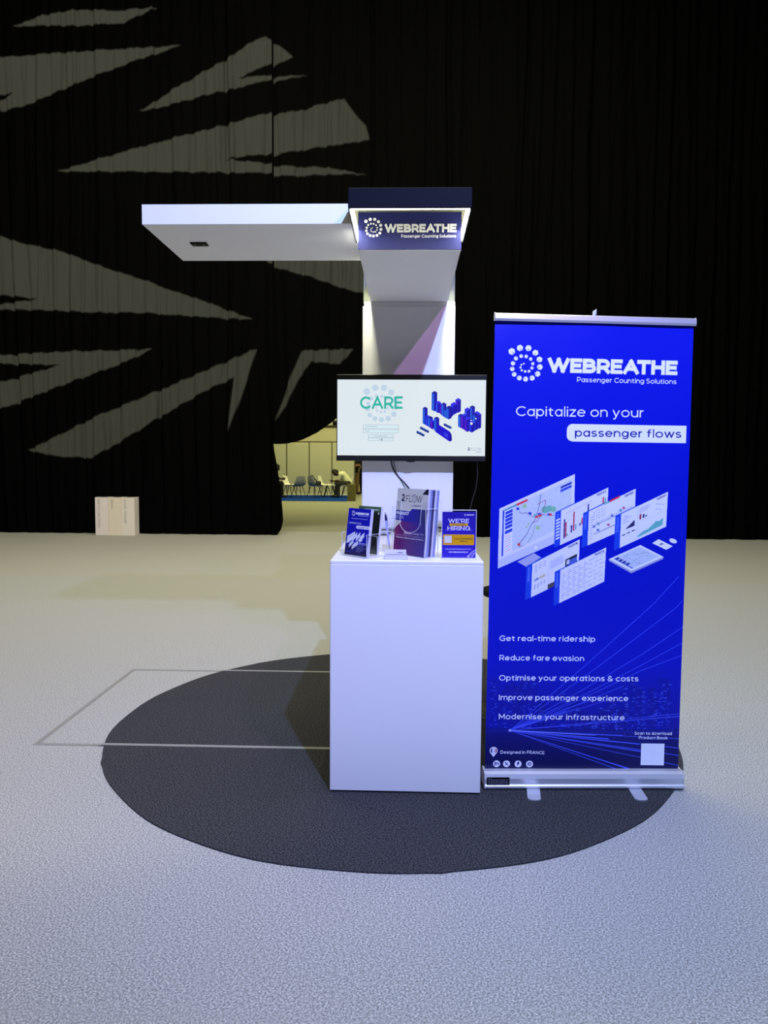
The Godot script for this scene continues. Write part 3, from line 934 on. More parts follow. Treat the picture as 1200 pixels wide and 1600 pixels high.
# ---------------------------------------------------------------- floor markings and recycling bins
func build_floor_things() -> void:
	var dark := carpet(Color(0.13, 0.132, 0.142), Color(0.345, 0.35, 0.37), 53)
	var poly := []
	for k in 181:
		var a := TAU * k / 180.0
		var r := 1.4923 + 0.0035 * sin(a * 7.0) + 0.0025 * sin(a * 17.0 + 1.0) + (0.006 if k % 37 == 4 else 0.0)
		poly.append(Vector2(cos(a) * r, sin(a) * r))
	var s := Shape.new()
	for k in 180:
		var p: Vector2 = poly[k]
		var q: Vector2 = poly[(k + 1) % 180]
		s.tri(Vector3(0, 0.006, 0), Vector3(p.x, 0.006, p.y), Vector3(q.x, 0.006, q.y), Vector3.UP, Vector3.UP, Vector3.UP)
		s.quad(Vector3(p.x, 0.006, p.y), Vector3(q.x, 0.006, q.y), Vector3(q.x, 0, q.y), Vector3(p.x, 0, p.y), Vector3(p.x, 0, p.y).normalized())
	var disc := part("round_carpet", s, dark)
	disc.position = V(-0.078, 0, 3.987)
	tag(disc, "large round dark grey carpet under the white counter and blue banner", "carpet")
	var tape := mat(Color(0.56, 0.56, 0.55), 0.45)
	var strip := func(a: Vector3, b: Vector3, wd: float, label: String) -> void:
		var e := (b - a).normalized()
		var n := e.cross(Vector3.UP) * wd / 2.0
		var sh := Shape.new()
		var g := [[], []]
		for k in 40:
			var p := a.lerp(b, k / 39.0)
			var on_disc: bool = Vector2(p.x + 0.078, p.z + 3.987).length() < 1.5
			p.y = 0.0075 if on_disc else 0.0015
			g[0].append(p - n)
			g[1].append(p + n)
		sh.slab_of(g, func(_r: int, _c: int) -> Vector3: return Vector3(0, -0.0012, 0))
		tag(part("floor_tape", sh, tape), label, "tape", "")
	strip.call(V(-1.885, 0, 3.6), V(-0.3, 0, 3.6), 0.026, "grey tape line on the floor nearest the camera, crossing the dark carpet")
	strip.call(V(-1.885, 0, 4.932), V(-0.3, 0, 4.932), 0.026, "grey tape line on the floor farther back, crossing the dark carpet edge")
	strip.call(V(-1.87, 0, 3.612), V(-1.87, 0, 4.92), 0.026, "grey tape line slanting away on the light carpet, joining the two others")

	var words := ["MIXED RECYCLING", "PAPER", "GENERAL WASTE"]
	var spans := [0.75, 0.265, 0.66]
	var tone := [Color(0.9, 0.86, 0.84), Color(0.89, 0.85, 0.77), Color(0.9, 0.87, 0.82)]
	var labels := ["white cardboard bin lettered MIXED RECYCLING, leftmost of the three by the curtain", "cream cardboard bin lettered PAPER, between the two other recycling bins", "white cardboard bin lettered GENERAL WASTE, rightmost of the three by the curtain"]
	for k in 3:
		var o := thing("recycling_bin", labels[k], "bin", V(-5.736 + 0.25 * k, 0, 13.78 + 0.008 * (k % 2)), 0.0, "cardboard recycling bins by the curtain")
		var wall := mat(tone[k], 0.8)
		part("body", Shape.new().box(Vector3(0, 0.355, -0.002), Vector3(0.247, 0.71, 0.236), 0.004), wall, o)
		var p := Print.new(124, 356, tone[k])
		p.text(words[k], Vector2(46, 10 + spans[k] * 356), Vector2(46, 12), 21, Color(0.33, 0.31, 0.3), 6.0, 11.0)
		var f := Shape.new()
		f.quad(Vector3(-0.121, 0.707, 0.1175), Vector3(0.121, 0.707, 0.1175), Vector3(0.121, 0.004, 0.1175), Vector3(-0.121, 0.004, 0.1175), Vector3.BACK)
		part("front_panel", f, printed(p, 0.8, 0.2), o)
		var lid := part("lid", Shape.new().box(Vector3(0, 0.713, -0.002), Vector3(0.249, 0.008, 0.238), 0.002), wall, o)
		part("opening", Shape.new().box(Vector3(0, 0.7175, 0), Vector3(0.14, 0.002, 0.12)), mat(Color(0.05, 0.05, 0.05), 0.9), lid)


# ---------------------------------------------------------------- the white stand
func build_stand() -> void:
	var white := mat(Color(0.92, 0.92, 0.925), 0.35, 0.0, 0.4)
	white.clearcoat_enabled = true
	white.clearcoat = 0.15
	white.clearcoat_roughness = 0.08
	var matt := mat(Color(0.95, 0.95, 0.95), 0.55, 0.0, 0.3)
	var satin := mat(Color(0.92, 0.92, 0.925), 0.5, 0.0, 0.3)
	var navy := mat(Color(0.024, 0.036, 0.09), 0.6, 0.0, 0.2)
	# counter
	var o := thing("display_counter", "tall glossy white counter with a plain front, standing on the dark round carpet", "counter", V(0, 0, 0))
	part("body", Shape.new().box(V(0, 0.5085, 3.824), Vector3(0.648, 0.993, 1.384), 0.003), white, o)
	part("front_panel", Shape.new().box(V(0, 0.5095, 3.1255), Vector3(0.6536, 0.995, 0.014), 0.003), white, o)
	part("countertop", Shape.new().box(V(0, 1.0145, 3.8172), Vector3(0.6536, 0.0166, 1.397), 0.003), white, o)
	part("plinth", Shape.new().box(V(0, 0.009, 3.82), Vector3(0.62, 0.006, 1.36)), mat(Color(0.2, 0.2, 0.2), 0.6), o)
	# pillar
	o = thing("pillar", "white rectangular pillar rising from behind the counter to the beam", "pillar", V(0, 0, 0))
	part("lower_panel", Shape.new().box(V(0, 1.1905, 4.635), Vector3(0.5564, 2.369, 0.234), 0.003), satin, o)
	part("collar", Shape.new().box(V(0.004, 2.388, 4.638), Vector3(0.545, 0.026, 0.228)), satin, o)
	part("upper_panel", Shape.new().box(V(0, 2.52, 4.66), Vector3(0.5564, 0.238, 0.18), 0.003), mat(Color(0.47, 0.49, 0.46), 0.6, 0.0, 0.2), o, "grey recessed upper panel")
	# beam from the pillar towards the viewer
	o = thing("overhead_beam", "white overhead beam reaching from the pillar top to the navy sign", "beam", V(0, 0, 0))
	part("beam_body", Shape.new().box(V(0, 2.4807, 3.974), Vector3(0.4668, 0.1586, 1.1), 0.003), matt, o)
	part("edge_trim", Shape.new().box(V(0, 2.4, 3.431), Vector3(0.4668, 0.003, 0.012)), mat(Color(0.95, 0.95, 0.95), 0.4), o)
	# side canopy
	o = thing("side_canopy", "flat white canopy panel projecting left from the overhead beam", "canopy", V(0, 0, 0))
	part("slab", Shape.new().box(V(-0.7245, 2.533, 3.478), Vector3(0.933, 0.086, 0.287), 0.0).box(V(-0.7125, 2.533, 3.78), Vector3(0.957, 0.086, 0.317), 0.0), matt, o)
	var so := thing("ceiling_socket", "small black rectangular double downlight set in the canopy underside", "downlight", V(-1.018, 2.4895, 3.63))
	var plate := part("plate", Shape.new().box(Vector3(0, -0.003, 0), Vector3(0.08, 0.006, 0.054), 0.002), mat(Color(0.01, 0.01, 0.01), 0.6, 0.0, 0.2), so)
	for sx in [-1, 1]:
		part("lens", Shape.new().bar(Vector3(sx * 0.022, -0.0055, 0), Vector3(sx * 0.022, -0.0075, 0), 0.008), mat(Color(0.35, 0.35, 0.35), 0.25, 0.6), plate)
	# illuminated navy sign
	var p := Print.new(1024, 361, Color(0.15, 0.165, 0.4))
	var tk := 1024.0 / 1003.0
	var tq := func(x: float, y: float) -> Vector2: return Vector2((x - 66) * tk, (y - 201) * tk)
	spiral(p, tq.call(216, 348), 0.505 * tk, Color.WHITE)
	p.text("WEBREATHE", tq.call(326, 392), tq.call(1021, 392), 80 * tk, Color.WHITE, 19.0, 4.0)
	p.text("Passenger Counting Solutions", tq.call(487, 441), tq.call(1018, 441), 29 * tk, Color.WHITE, 11.0, 9.0)
	o = thing("sign_box", "navy sign box with white spiral logo and lettering lit by a light strip", "sign", V(0, 0, 0))
	var f := Shape.new()
	f.quad(V(-0.2334, 2.566, 3.42), V(0.2334, 2.566, 3.42), V(0.2334, 2.4014, 3.42), V(-0.2334, 2.4014, 3.42), Vector3.BACK)
	part("logo_panel", f.box(V(0, 2.4837, 3.4224), Vector3(0.4668, 0.1646, 0.004)), printed(p, 0.45, 0.3), o)
	part("fascia", Shape.new().box(V(0, 2.5308, 3.1375), Vector3(0.5124, 0.0816, 0.012), 0.002), navy, o)
	for sx in [-1, 1]:
		part("side_cheek", Shape.new().box(V(sx * 0.2532, 2.529, 3.38), Vector3(0.006, 0.086, 0.473), 0.002), navy, o)
	part("lid", Shape.new().box(V(0, 2.569, 3.38), Vector3(0.5, 0.005, 0.473)), mat(Color(0.5, 0.5, 0.38), 0.7), o)
	var glow := mat(Color(0.95, 0.95, 0.9), 0.5)
	glow.emission_enabled = true
	glow.emission = Color(1.0, 1.0, 0.94)
	glow.emission_energy_multiplier = 14.0
	var led := thing("led_strip", "bright white light strip running round the lower edge of the navy sign", "light strip", V(0, 0, 0))
	part("strip_front", Shape.new().box(V(0, 2.4975, 3.153), Vector3(0.496, 0.013, 0.014)), glow, led)
	for sx in [-1, 1]:
		part("strip_side", Shape.new().box(V(sx * 0.242, 2.4975, 3.383), Vector3(0.013, 0.013, 0.444)), glow, led)
		area("strip_side_lamp", V(sx * 0.242, 2.4895, 3.383), V(sx * 0.242, 0, 3.383), Vector2(0.013, 0.444), Color(1.0, 1.0, 0.96), LED_E, led)
		part("strip_rear", Shape.new().box(V(sx * 0.242, 2.4975, 4.225), Vector3(0.013, 0.013, 0.53)), glow, led)
		area("strip_rear_lamp", V(sx * 0.242, 2.4895, 4.225), V(sx * 0.242, 0, 4.225), Vector2(0.013, 0.53), Color(1.0, 0.99, 0.84), 0.4, led)
	area("strip_front_lamp", V(0, 2.4895, 3.153), V(0, 0, 3.153), Vector2(0.496, 0.016), Color(1.0, 1.0, 0.96), LED_E, led)
	build_screen()


const LED_E := 0.22


func iso_tower(p: Print, x: float, y: float, r: float, hh: float, kind: int) -> void:
	var k := r * 0.58
	var left := [Color(0.13, 0.1, 0.86), Color(0.1, 0.3, 0.85), Color(0.2, 0.05, 0.8)][kind % 3] as Color
	var right := Color(0.09, 0.04, 0.68)
	p.poly(PackedVector2Array([Vector2(x - r, y - k), Vector2(x, y), Vector2(x, y - hh), Vector2(x - r, y - k - hh)]), left)
	p.poly(PackedVector2Array([Vector2(x + r, y - k), Vector2(x, y), Vector2(x, y - hh), Vector2(x + r, y - k - hh)]), right)
	p.poly(PackedVector2Array([Vector2(x - r, y - k - hh), Vector2(x, y - hh), Vector2(x + r, y - k - hh), Vector2(x, y - 2 * k - hh)]), Color(0.2, 0.2, 0.95) if kind != 1 else Color(0.12, 0.12, 0.6))
	p.line(Vector2(x - r * 0.6, y - k * 0.7), Vector2(x - r * 0.6, y - k * 0.7 - hh * 0.9), 2.5, Color(0.2, 0.55, 0.95) if kind != 2 else Color(0.6, 0.1, 0.8))


func build_screen() -> void:
	var p := Print.new(1024, 522, Color(0.9, 0.945, 0.965))
	var z := func(x: float, y: float) -> Vector2: return Vector2((x - 82) * 0.962, (y - 112) * 0.967)
	spiral(p, z.call(400, 285), 0.70, Color(0.78, 0.86, 0.94))
	p.text("CARE", z.call(246, 320), z.call(552, 318), 86, Color(0.2, 0.73, 0.66), 12.5, 7.0)
	for r in [[268, 432, 257, 28], [268, 465, 257, 26], [306, 501, 181, 22], [306, 526, 181, 21]]:
		var q: Vector2 = z.call(r[0], r[1])
		p.rect(q.x, q.y, r[2] * 0.962, r[3] * 0.967, Color(0.87, 0.95, 0.985))
		p.frame(q.x, q.y, r[2] * 0.962, r[3] * 0.967, 2, Color(0.6, 0.68, 0.73))
	for r in [[283, 444, 95], [283, 477, 40], [348, 511, 100], [380, 536, 30]]:
		var q: Vector2 = z.call(r[0], r[1])
		for k in int(r[2] / 7):
			p.rect(q.x + k * 6.7, q.y - 1 + k % 2, 4.5, 3, Color(0.52, 0.58, 0.66))
	p.poly(PackedVector2Array([z.call(402, 530), z.call(402, 545), z.call(410, 540)]), Color(0.1, 0.1, 0.15))
	# the little city: rows of towers
	for t in [[780, 335, 19, 118, 1], [808, 348, 18, 65, 0], [835, 360, 17, 62, 2], [848, 372, 17, 78, 1], [868, 385, 18, 50, 1], [950, 345, 19, 80, 2], [920, 358, 22, 62, 0], [898, 375, 17, 60, 0], [884, 392, 20, 72, 1]]:
		var q: Vector2 = z.call(t[0], t[1])
		iso_tower(p, q.x, q.y, t[2], t[3], t[4])
	for t in [[714, 430, 17, 104, 1], [735, 442, 17, 58, 0], [752, 452, 17, 62, 1], [768, 463, 17, 50, 2], [797, 480, 18, 84, 1]]:
		var q: Vector2 = z.call(t[0], t[1])
		iso_tower(p, q.x, q.y, t[2], t[3], t[4])
	p.poly(PackedVector2Array([z.call(788, 480), z.call(893, 550), z.call(908, 540), z.call(905, 505), z.call(893, 478), z.call(818, 432), z.call(800, 440)]), Color(0.12, 0.06, 0.82))
	p.poly(PackedVector2Array([z.call(893, 550), z.call(909, 542), z.call(906, 500), z.call(893, 478)]), Color(0.1, 0.05, 0.62))
	for k in 4:
		p.patch([z.call(852, 482), z.call(880, 500), z.call(880, 522), z.call(852, 504)], 0.55 * (k % 2), 0.55 * (k / 2), 0.45 + 0.55 * (k % 2), 0.45 + 0.55 * (k / 2), Color(0.25, 0.3, 0.95))
	for t in [[1052, 400, 18, 85, 1], [1018, 412, 20, 80, 0], [1085, 430, 22, 70, 0], [970, 452, 18, 78, 1], [990, 462, 18, 88, 2], [1100, 458, 16, 92, 0], [1075, 470, 18, 100, 1], [1018, 480, 22, 82, 2], [1050, 485, 20, 60, 0]]:
		var q: Vector2 = z.call(t[0], t[1])
		iso_tower(p, q.x, q.y, t[2], t[3], t[4])
	p.disc(z.call(1047, 420), 9, Color(0.9, 0.93, 0.97))
	p.disc(z.call(1078, 385), 5, Color(0.9, 0.93, 0.97))
	for t in [[655, 478, 710, 508], [680, 448, 742, 482], [850, 424, 903, 453]]:
		p.path([z.call(t[0] + 6, t[1] + 5), z.call(t[2] - 6, t[3] - 3)], 17, Color(0.1, 0.14, 0.5))
		p.disc(z.call(t[0] + 6, t[1] + 5), 8.5, Color(0.1, 0.14, 0.5))
		p.path([z.call(t[0] + 8, t[1] + 2), z.call(t[2] - 6, t[3] - 8)], 8, Color(0.16, 0.36, 0.72))
	p.text("2", z.call(1023, 611), z.call(1037, 611), 20, Color(0.14, 0.16, 0.4), 16.0)
	p.text("FLOW", z.call(1046, 611), z.call(1122, 611), 19, Color(0.45, 0.5, 0.62), 5.0, 12.0)
	p.text("webreathe", z.call(1084, 626), z.call(1121, 626), 7, Color(0.3, 0.35, 0.6), 9.0)
	var o := thing("television", "black-framed television on the pillar showing a white login page", "television", V(0.019, 1.7, 4.42))
	o.scale = Vector3.ONE * 0.9714
	var black := mat(Color(0.012, 0.012, 0.013), 0.28)
	var f := Shape.new()
	f.box(Vector3(0, 0, -0.03), Vector3(0.916, 0.526, 0.044), 0.004)
	part("housing", f, black, o)
	f = Shape.new()
	f.box(Vector3(0, 0.2475, -0.002), Vector3(0.916, 0.031, 0.012), 0.003)
	f.box(Vector3(-0.4555, 0, -0.002), Vector3(0.005, 0.526, 0.012), 0.001).box(Vector3(0.4555, 0, -0.002), Vector3(0.005, 0.526, 0.012), 0.001)
	part("bezel", f, black, o)
	var chin := part("bottom_bezel", Shape.new().box(Vector3(0, -0.246, -0.001), Vector3(0.916, 0.034, 0.014), 0.003), mat(Color(0.035, 0.035, 0.032), 0.35), o)
	part("sensor", Shape.new().box(Vector3(0.0, -0.2655, 0.0), Vector3(0.05, 0.006, 0.012), 0.002), black, chin)
	part("wall_bracket", Shape.new().box(Vector3(-0.02, 0, -0.078), Vector3(0.3, 0.3, 0.052)), black, o)
	f = Shape.new()
	f.quad(Vector3(-0.453, 0.232, -0.003), Vector3(0.453, 0.232, -0.003), Vector3(0.453, -0.2295, -0.003), Vector3(-0.453, -0.2295, -0.003), Vector3.BACK)
	var scr := mat(Color(0.02, 0.02, 0.02), 0.25)
	scr.emission_enabled = true
	scr.emission = Color.WHITE
	scr.emission_operator = BaseMaterial3D.EMISSION_OP_MULTIPLY
	scr.emission_texture = p.texture()
	scr.emission_energy_multiplier = 0.93
	scr.texture_repeat = false
	part("screen", f, scr, o)
	# cables
	var cable := mat(Color(0.06, 0.075, 0.07), 0.5)
	tag(part("power_cable", Shape.new().tube(PackedVector3Array([V(-0.102, 1.46, 4.493), V(-0.097, 1.421, 4.507), V(-0.083, 1.387, 4.512), V(-0.049, 1.343, 4.512), V(-0.019, 1.314, 4.512), V(0.010, 1.28, 4.512), V(0.034, 1.227, 4.512), V(0.049, 1.129, 4.498), V(0.068, 1.045, 4.468), V(0.117, 1.028, 4.371), V(0.155, 1.028, 4.352)]), 0.004), cable), "dark cable hanging down the pillar from under the television", "cable")
	tag(part("power_cable", Shape.new().tube(PackedVector3Array([V(-0.087, 1.46, 4.498), V(-0.073, 1.382, 4.513), V(-0.039, 1.324, 4.515), V(-0.010, 1.275, 4.515), V(0.005, 1.207, 4.515), V(0.019, 1.11, 4.507), V(0.029, 1.026, 4.488)]), 0.0025), mat(Color(0.4, 0.45, 0.45), 0.5)), "thin pale grey cable hanging beside the dark one on the pillar", "cable")
	tag(part("power_cable", Shape.new().tube(PackedVector3Array([V(0.413, 1.499, 4.454), V(0.420, 1.421, 4.468), V(0.423, 1.363, 4.468), V(0.413, 1.285, 4.468), V(0.389, 1.197, 4.468), V(0.369, 1.11, 4.468), V(0.350, 0.9, 4.468), V(0.350, 0.3, 4.468), V(0.359, 0.01, 4.468)]), 0.0035), mat(Color(0.1, 0.1, 0.12), 0.5)), "thin dark cable hanging loose right of the pillar below the television", "cable")
	tag(part("power_cable", Shape.new().tube(PackedVector3Array([V(0.13, 1.032, 4.48), V(0.17, 1.046, 4.45), V(0.22, 1.046, 4.42), V(0.27, 1.034, 4.4), V(0.31, 1.029, 4.38)]), 0.006), mat(Color(0.02, 0.02, 0.022), 0.5)), "thick black cable lying on the counter behind the hiring sign", "cable")
	tag(part("power_cable", Shape.new().tube(PackedVector3Array([V(0.1, 1.0258, 4.42), V(0.16, 1.0258, 4.43), V(0.22, 1.0258, 4.45), V(0.28, 1.0258, 4.41)]), 0.003), mat(Color(0.8, 0.8, 0.82), 0.5)), "thin white cable lying on the counter in front of the black one", "cable")


# ---------------------------------------------------------------- on the counter
const TOP := 1.0228


func leaflet_print() -> Print:
	var p := Print.new(360, 520, Color(0.11, 0.12, 0.68))
	p.gradient(0, 380, 360, 140, Color(0.1, 0.11, 0.6), Color(0.05, 0.05, 0.2))
	spiral(p, Vector2(84, 58), 0.16, Color.WHITE)
	p.text("WEBREATHE", Vector2(122, 68), Vector2(330, 68), 26, Color.WHITE, 18.0, 4.0)
	p.text("Passenger Counting Solutions", Vector2(165, 84), Vector2(330, 84), 9, Color.WHITE)
	p.text("Real-time ridership for public transport", Vector2(60, 118), Vector2(320, 118), 10, Color.WHITE)
	p.text("Capitalize on your", Vector2(25, 172), Vector2(225, 172), 20, Color.WHITE)
	p.round_rect(150, 188, 240, 34, 14, Color(0.95, 0.95, 1.0))
	p.text("passenger flows", Vector2(170, 213), Vector2(350, 213), 18, Color(0.1, 0.1, 0.5))
	for q in [[20, 285, 120, 110], [110, 290, 65, 80], [165, 285, 60, 80], [220, 285, 70, 85], [60, 375, 65, 70], [110, 385, 90, 75]]:
		var quad := [Vector2(q[0], q[1] + 30), Vector2(q[0] + q[2], q[1] - 30), Vector2(q[0] + q[2], q[1] + q[3] - 60), Vector2(q[0], q[1] + q[3])]
		p.patch(quad, 0, 0, 1, 1, Color(0.9, 0.91, 0.98))
		p.patch(quad, 0.1, 0.3, 0.9, 0.36, Color(0.65, 0.68, 0.8))
	p.poly(PackedVector2Array([Vector2(195, 345), Vector2(240, 325), Vector2(275, 345), Vector2(230, 370)]), Color(0.9, 0.91, 0.98))
	for k in 5:
		p.text(["Get real-time ridership", "Reduce fare evasion", "Optimise your operations", "Improve experience", "Modernise"][k], Vector2(185, 400 + k * 20), Vector2(185 + [130, 105, 140, 110, 70][k], 400 + k * 20), 9, Color(0.9, 0.9, 1.0))
	for k in 9:
		p.line(Vector2(10, 490), Vector2(300, 405 + k * 14), 1.2, Color(0.3, 0.32, 0.7))
	return p


func book_print() -> Print:
	var p := Print.new(420, 594, Color(0.8, 0.79, 0.78))
	p.gradient(0, 190, 420, 404, Color(0.5, 0.14, 0.4), Color(0.12, 0.12, 0.52), false)
	p.poly(PackedVector2Array([Vector2(0, 0), Vector2(420, 0), Vector2(420, 180), Vector2(220, 180), Vector2(190, 205), Vector2(0, 200)]), Color(0.83, 0.82, 0.8))
	p.poly(PackedVector2Array([Vector2(340, 48), Vector2(392, 0), Vector2(420, 0), Vector2(420, 48)]), Color(0.13, 0.12, 0.2))
	p.poly(PackedVector2Array([Vector2(0, 200), Vector2(190, 205), Vector2(220, 180), Vector2(420, 180), Vector2(420, 300), Vector2(160, 300), Vector2(120, 295), Vector2(0, 290)]), Color(0.13, 0.13, 0.6))
	p.gradient(240, 182, 180, 118, Color(0.13, 0.13, 0.6), Color(0.16, 0.14, 0.42), false)
	p.poly(PackedVector2Array([Vector2(0, 290), Vector2(82, 293), Vector2(82, 300), Vector2(0, 368)]), Color(0.83, 0.82, 0.8))
	for k in 14:
		var x := 130 + k * 18
		p.poly(PackedVector2Array([Vector2(x, 300), Vector2(x + 7, 300), Vector2(x + 7, 330 + (k * 53) % 90), Vector2(x, 330 + (k * 53) % 90)]), Color(0.36, 0.15, 0.5).lerp(Color(0.2, 0.18, 0.62), k / 14.0))
	p.gradient(0, 430, 420, 164, Color(0.42, 0.13, 0.38), Color(0.2, 0.14, 0.5), false)
	for k in 10:
		p.rect(100 + k * 30, 440 + (k * 37) % 60, 12, 90, Color(0.4, 0.16, 0.46).lerp(Color(0.24, 0.17, 0.56), k / 10.0))
	p.text("2", Vector2(62, 118), Vector2(108, 118), 66, Color(0.17, 0.17, 0.27), 16.0)
	p.text("FL", Vector2(126, 120), Vector2(206, 120), 60, Color(0.17, 0.17, 0.27), 8.0, 12.0)
	spiral(p, Vector2(240, 90), 0.2, Color(0.3, 0.3, 0.4))
	p.text("W", Vector2(272, 120), Vector2(345, 120), 60, Color(0.17, 0.17, 0.27), 8.0)
	p.text("by WEBREATHE", Vector2(205, 158), Vector2(345, 158), 14, Color(0.25, 0.25, 0.45), 14.0)
	p.text("PRODUCT", Vector2(10, 240), Vector2(180, 240), 28, Color.WHITE, 17.0, 6.0)
	p.text("BOOK", Vector2(10, 276), Vector2(112, 276), 26, Color(0.85, 0.85, 0.95), 8.0)
	p.text("Value your", Vector2(130, 408), Vector2(232, 408), 20, Color.WHITE, 15.0)
	p.text("passenger flows", Vector2(242, 408), Vector2(400, 408), 20, Color(0.9, 0.85, 0.95), 7.0)
	p.text("The solution to manage and improve your network every day", Vector2(20, 428), Vector2(400, 428), 8, Color(0.9, 0.85, 0.95))
	p.text("The best way to make your network count with you", Vector2(20, 450), Vector2(400, 450), 11, Color.WHITE, 14.0)
	p.text("webreathe", Vector2(14, 572), Vector2(96, 572), 14, Color.WHITE, 14.0)
	return p


func hiring_print() -> Print:
	var p := Print.new(512, 728, Color(0.17, 0.12, 0.66))
	p.gradient(0, 0, 512, 728, Color(0.16, 0.11, 0.62), Color(0.19, 0.13, 0.72))
	spiral(p, Vector2(345, 48), 0.085, Color.WHITE)
	p.text("WEBREATHE", Vector2(368, 56), Vector2(478, 56), 16, Color.WHITE, 18.0, 4.0)
	p.text("WE'RE", Vector2(92, 176), Vector2(408, 176), 66, Color(0.93, 0.92, 1.0), 11.0, 8.0)
	p.text("HIRING", Vector2(80, 292), Vector2(424, 292), 66, Color(0.93, 0.92, 1.0), 11.0, 9.0)
	p.line(Vector2(50, 294), Vector2(460, 290), 5, Color(0.55, 0.5, 0.95))
	p.round_rect(108, 182, 284, 44, 20, Color(0.9, 0.66, 0.16))
	p.text("Join our team!", Vector2(132, 214), Vector2(372, 214), 24, Color(0.25, 0.16, 0.2), 12.0)
	p.round_rect(14, 356, 476, 172, 18, Color(0.75, 0.55, 0.45))
	p.round_rect(20, 362, 464, 160, 14, Color(0.88, 0.64, 0.08))
	p.rect(38, 380, 108, 112, Color(0.86, 0.85, 0.92))
	p.text("SCAN TO APPLY", Vector2(36, 508), Vector2(148, 508), 10, Color(0.35, 0.25, 0.1), 14.0)
	p.line(Vector2(166, 385), Vector2(166, 495), 2, Color(0.55, 0.42, 0.15))
	p.text("SALES ENGINEER", Vector2(188, 438), Vector2(468, 438), 22, Color(0.3, 0.2, 0.12), 15.0, 10.0)
	p.text("(MENA)", Vector2(268, 478), Vector2(388, 478), 22, Color(0.3, 0.2, 0.12), 15.0, 10.0)
	p.text("Interested? Send your CV to", Vector2(52, 600), Vector2(444, 600), 22, Color(0.9, 0.88, 1.0), 10.0)
	p.text("talent@webreathe.fr", Vector2(102, 646), Vector2(400, 646), 20, Color.WHITE, 15.0)
	p.path([Vector2(395, 715), Vector2(425, 672), Vector2(460, 635), Vector2(512, 600)], 9, Color(0.85, 0.83, 1.0))
	p.path([Vector2(415, 722), Vector2(445, 680), Vector2(480, 650), Vector2(512, 632)], 5, Color(0.75, 0.73, 1.0))
	p.path([Vector2(452, 722), Vector2(470, 690), Vector2(490, 665), Vector2(512, 645)], 8, Color(0.85, 0.83, 1.0))
	p.disc(Vector2(400, 705), 14, Color(0.85, 0.83, 1.0))
	p.line(Vector2(25, 560), Vector2(75, 720), 4, Color(0.24, 0.18, 0.76))
	return p


# a stack of leaflets leaning back: the first one carries the print
func leaflets(called: String, label: String, cat: String, grp: String, base: Transform3D, size: Vector2, thick: float, n: int, front: Material, paper: Array) -> void:
	for k in n:
		var lab := label if k == 0 else label.replace("front of", ["second place in", "third place in", "fourth place in", "back of"][mini(k - 1, 3) if n > 3 else k - 1])
		var o := thing(called, lab, cat, Vector3.ZERO, 0.0, grp)
		o.transform = base * Transform3D(Basis.IDENTITY, Vector3(0.0, 0.0, -thick * (k + 0.5) - 0.0006 * k))
		part("pages", Shape.new().box(Vector3(0, size.y / 2.0, -0.0003), Vector3(size.x, size.y, thick - 0.0006)), paper[k % paper.size()], o)
		var f := Shape.new()
		var z := thick / 2.0
		f.quad(Vector3(-size.x / 2, size.y, z), Vector3(size.x / 2, size.y, z), Vector3(size.x / 2, 0, z), Vector3(-size.x / 2, 0, z), Vector3.BACK)
		part("cover", f, front, o)


func pane(s: Shape, e: Shape, c: Vector3, size: Vector3, rim := 0.0022) -> void:
	s.box(c, size)
	var thin := size.min_axis_index()
	for i in 3:
		if i == thin:
			continue
		var j := 3 - i - thin
		for sg in [-1.0, 1.0]:
			var p := c
			p[i] += sg * (size[i] - rim) / 2.0
			var q := size
			q[i] = rim
			q[thin] = size[thin] + 0.0006
			e.box(p, q)
			j += 0


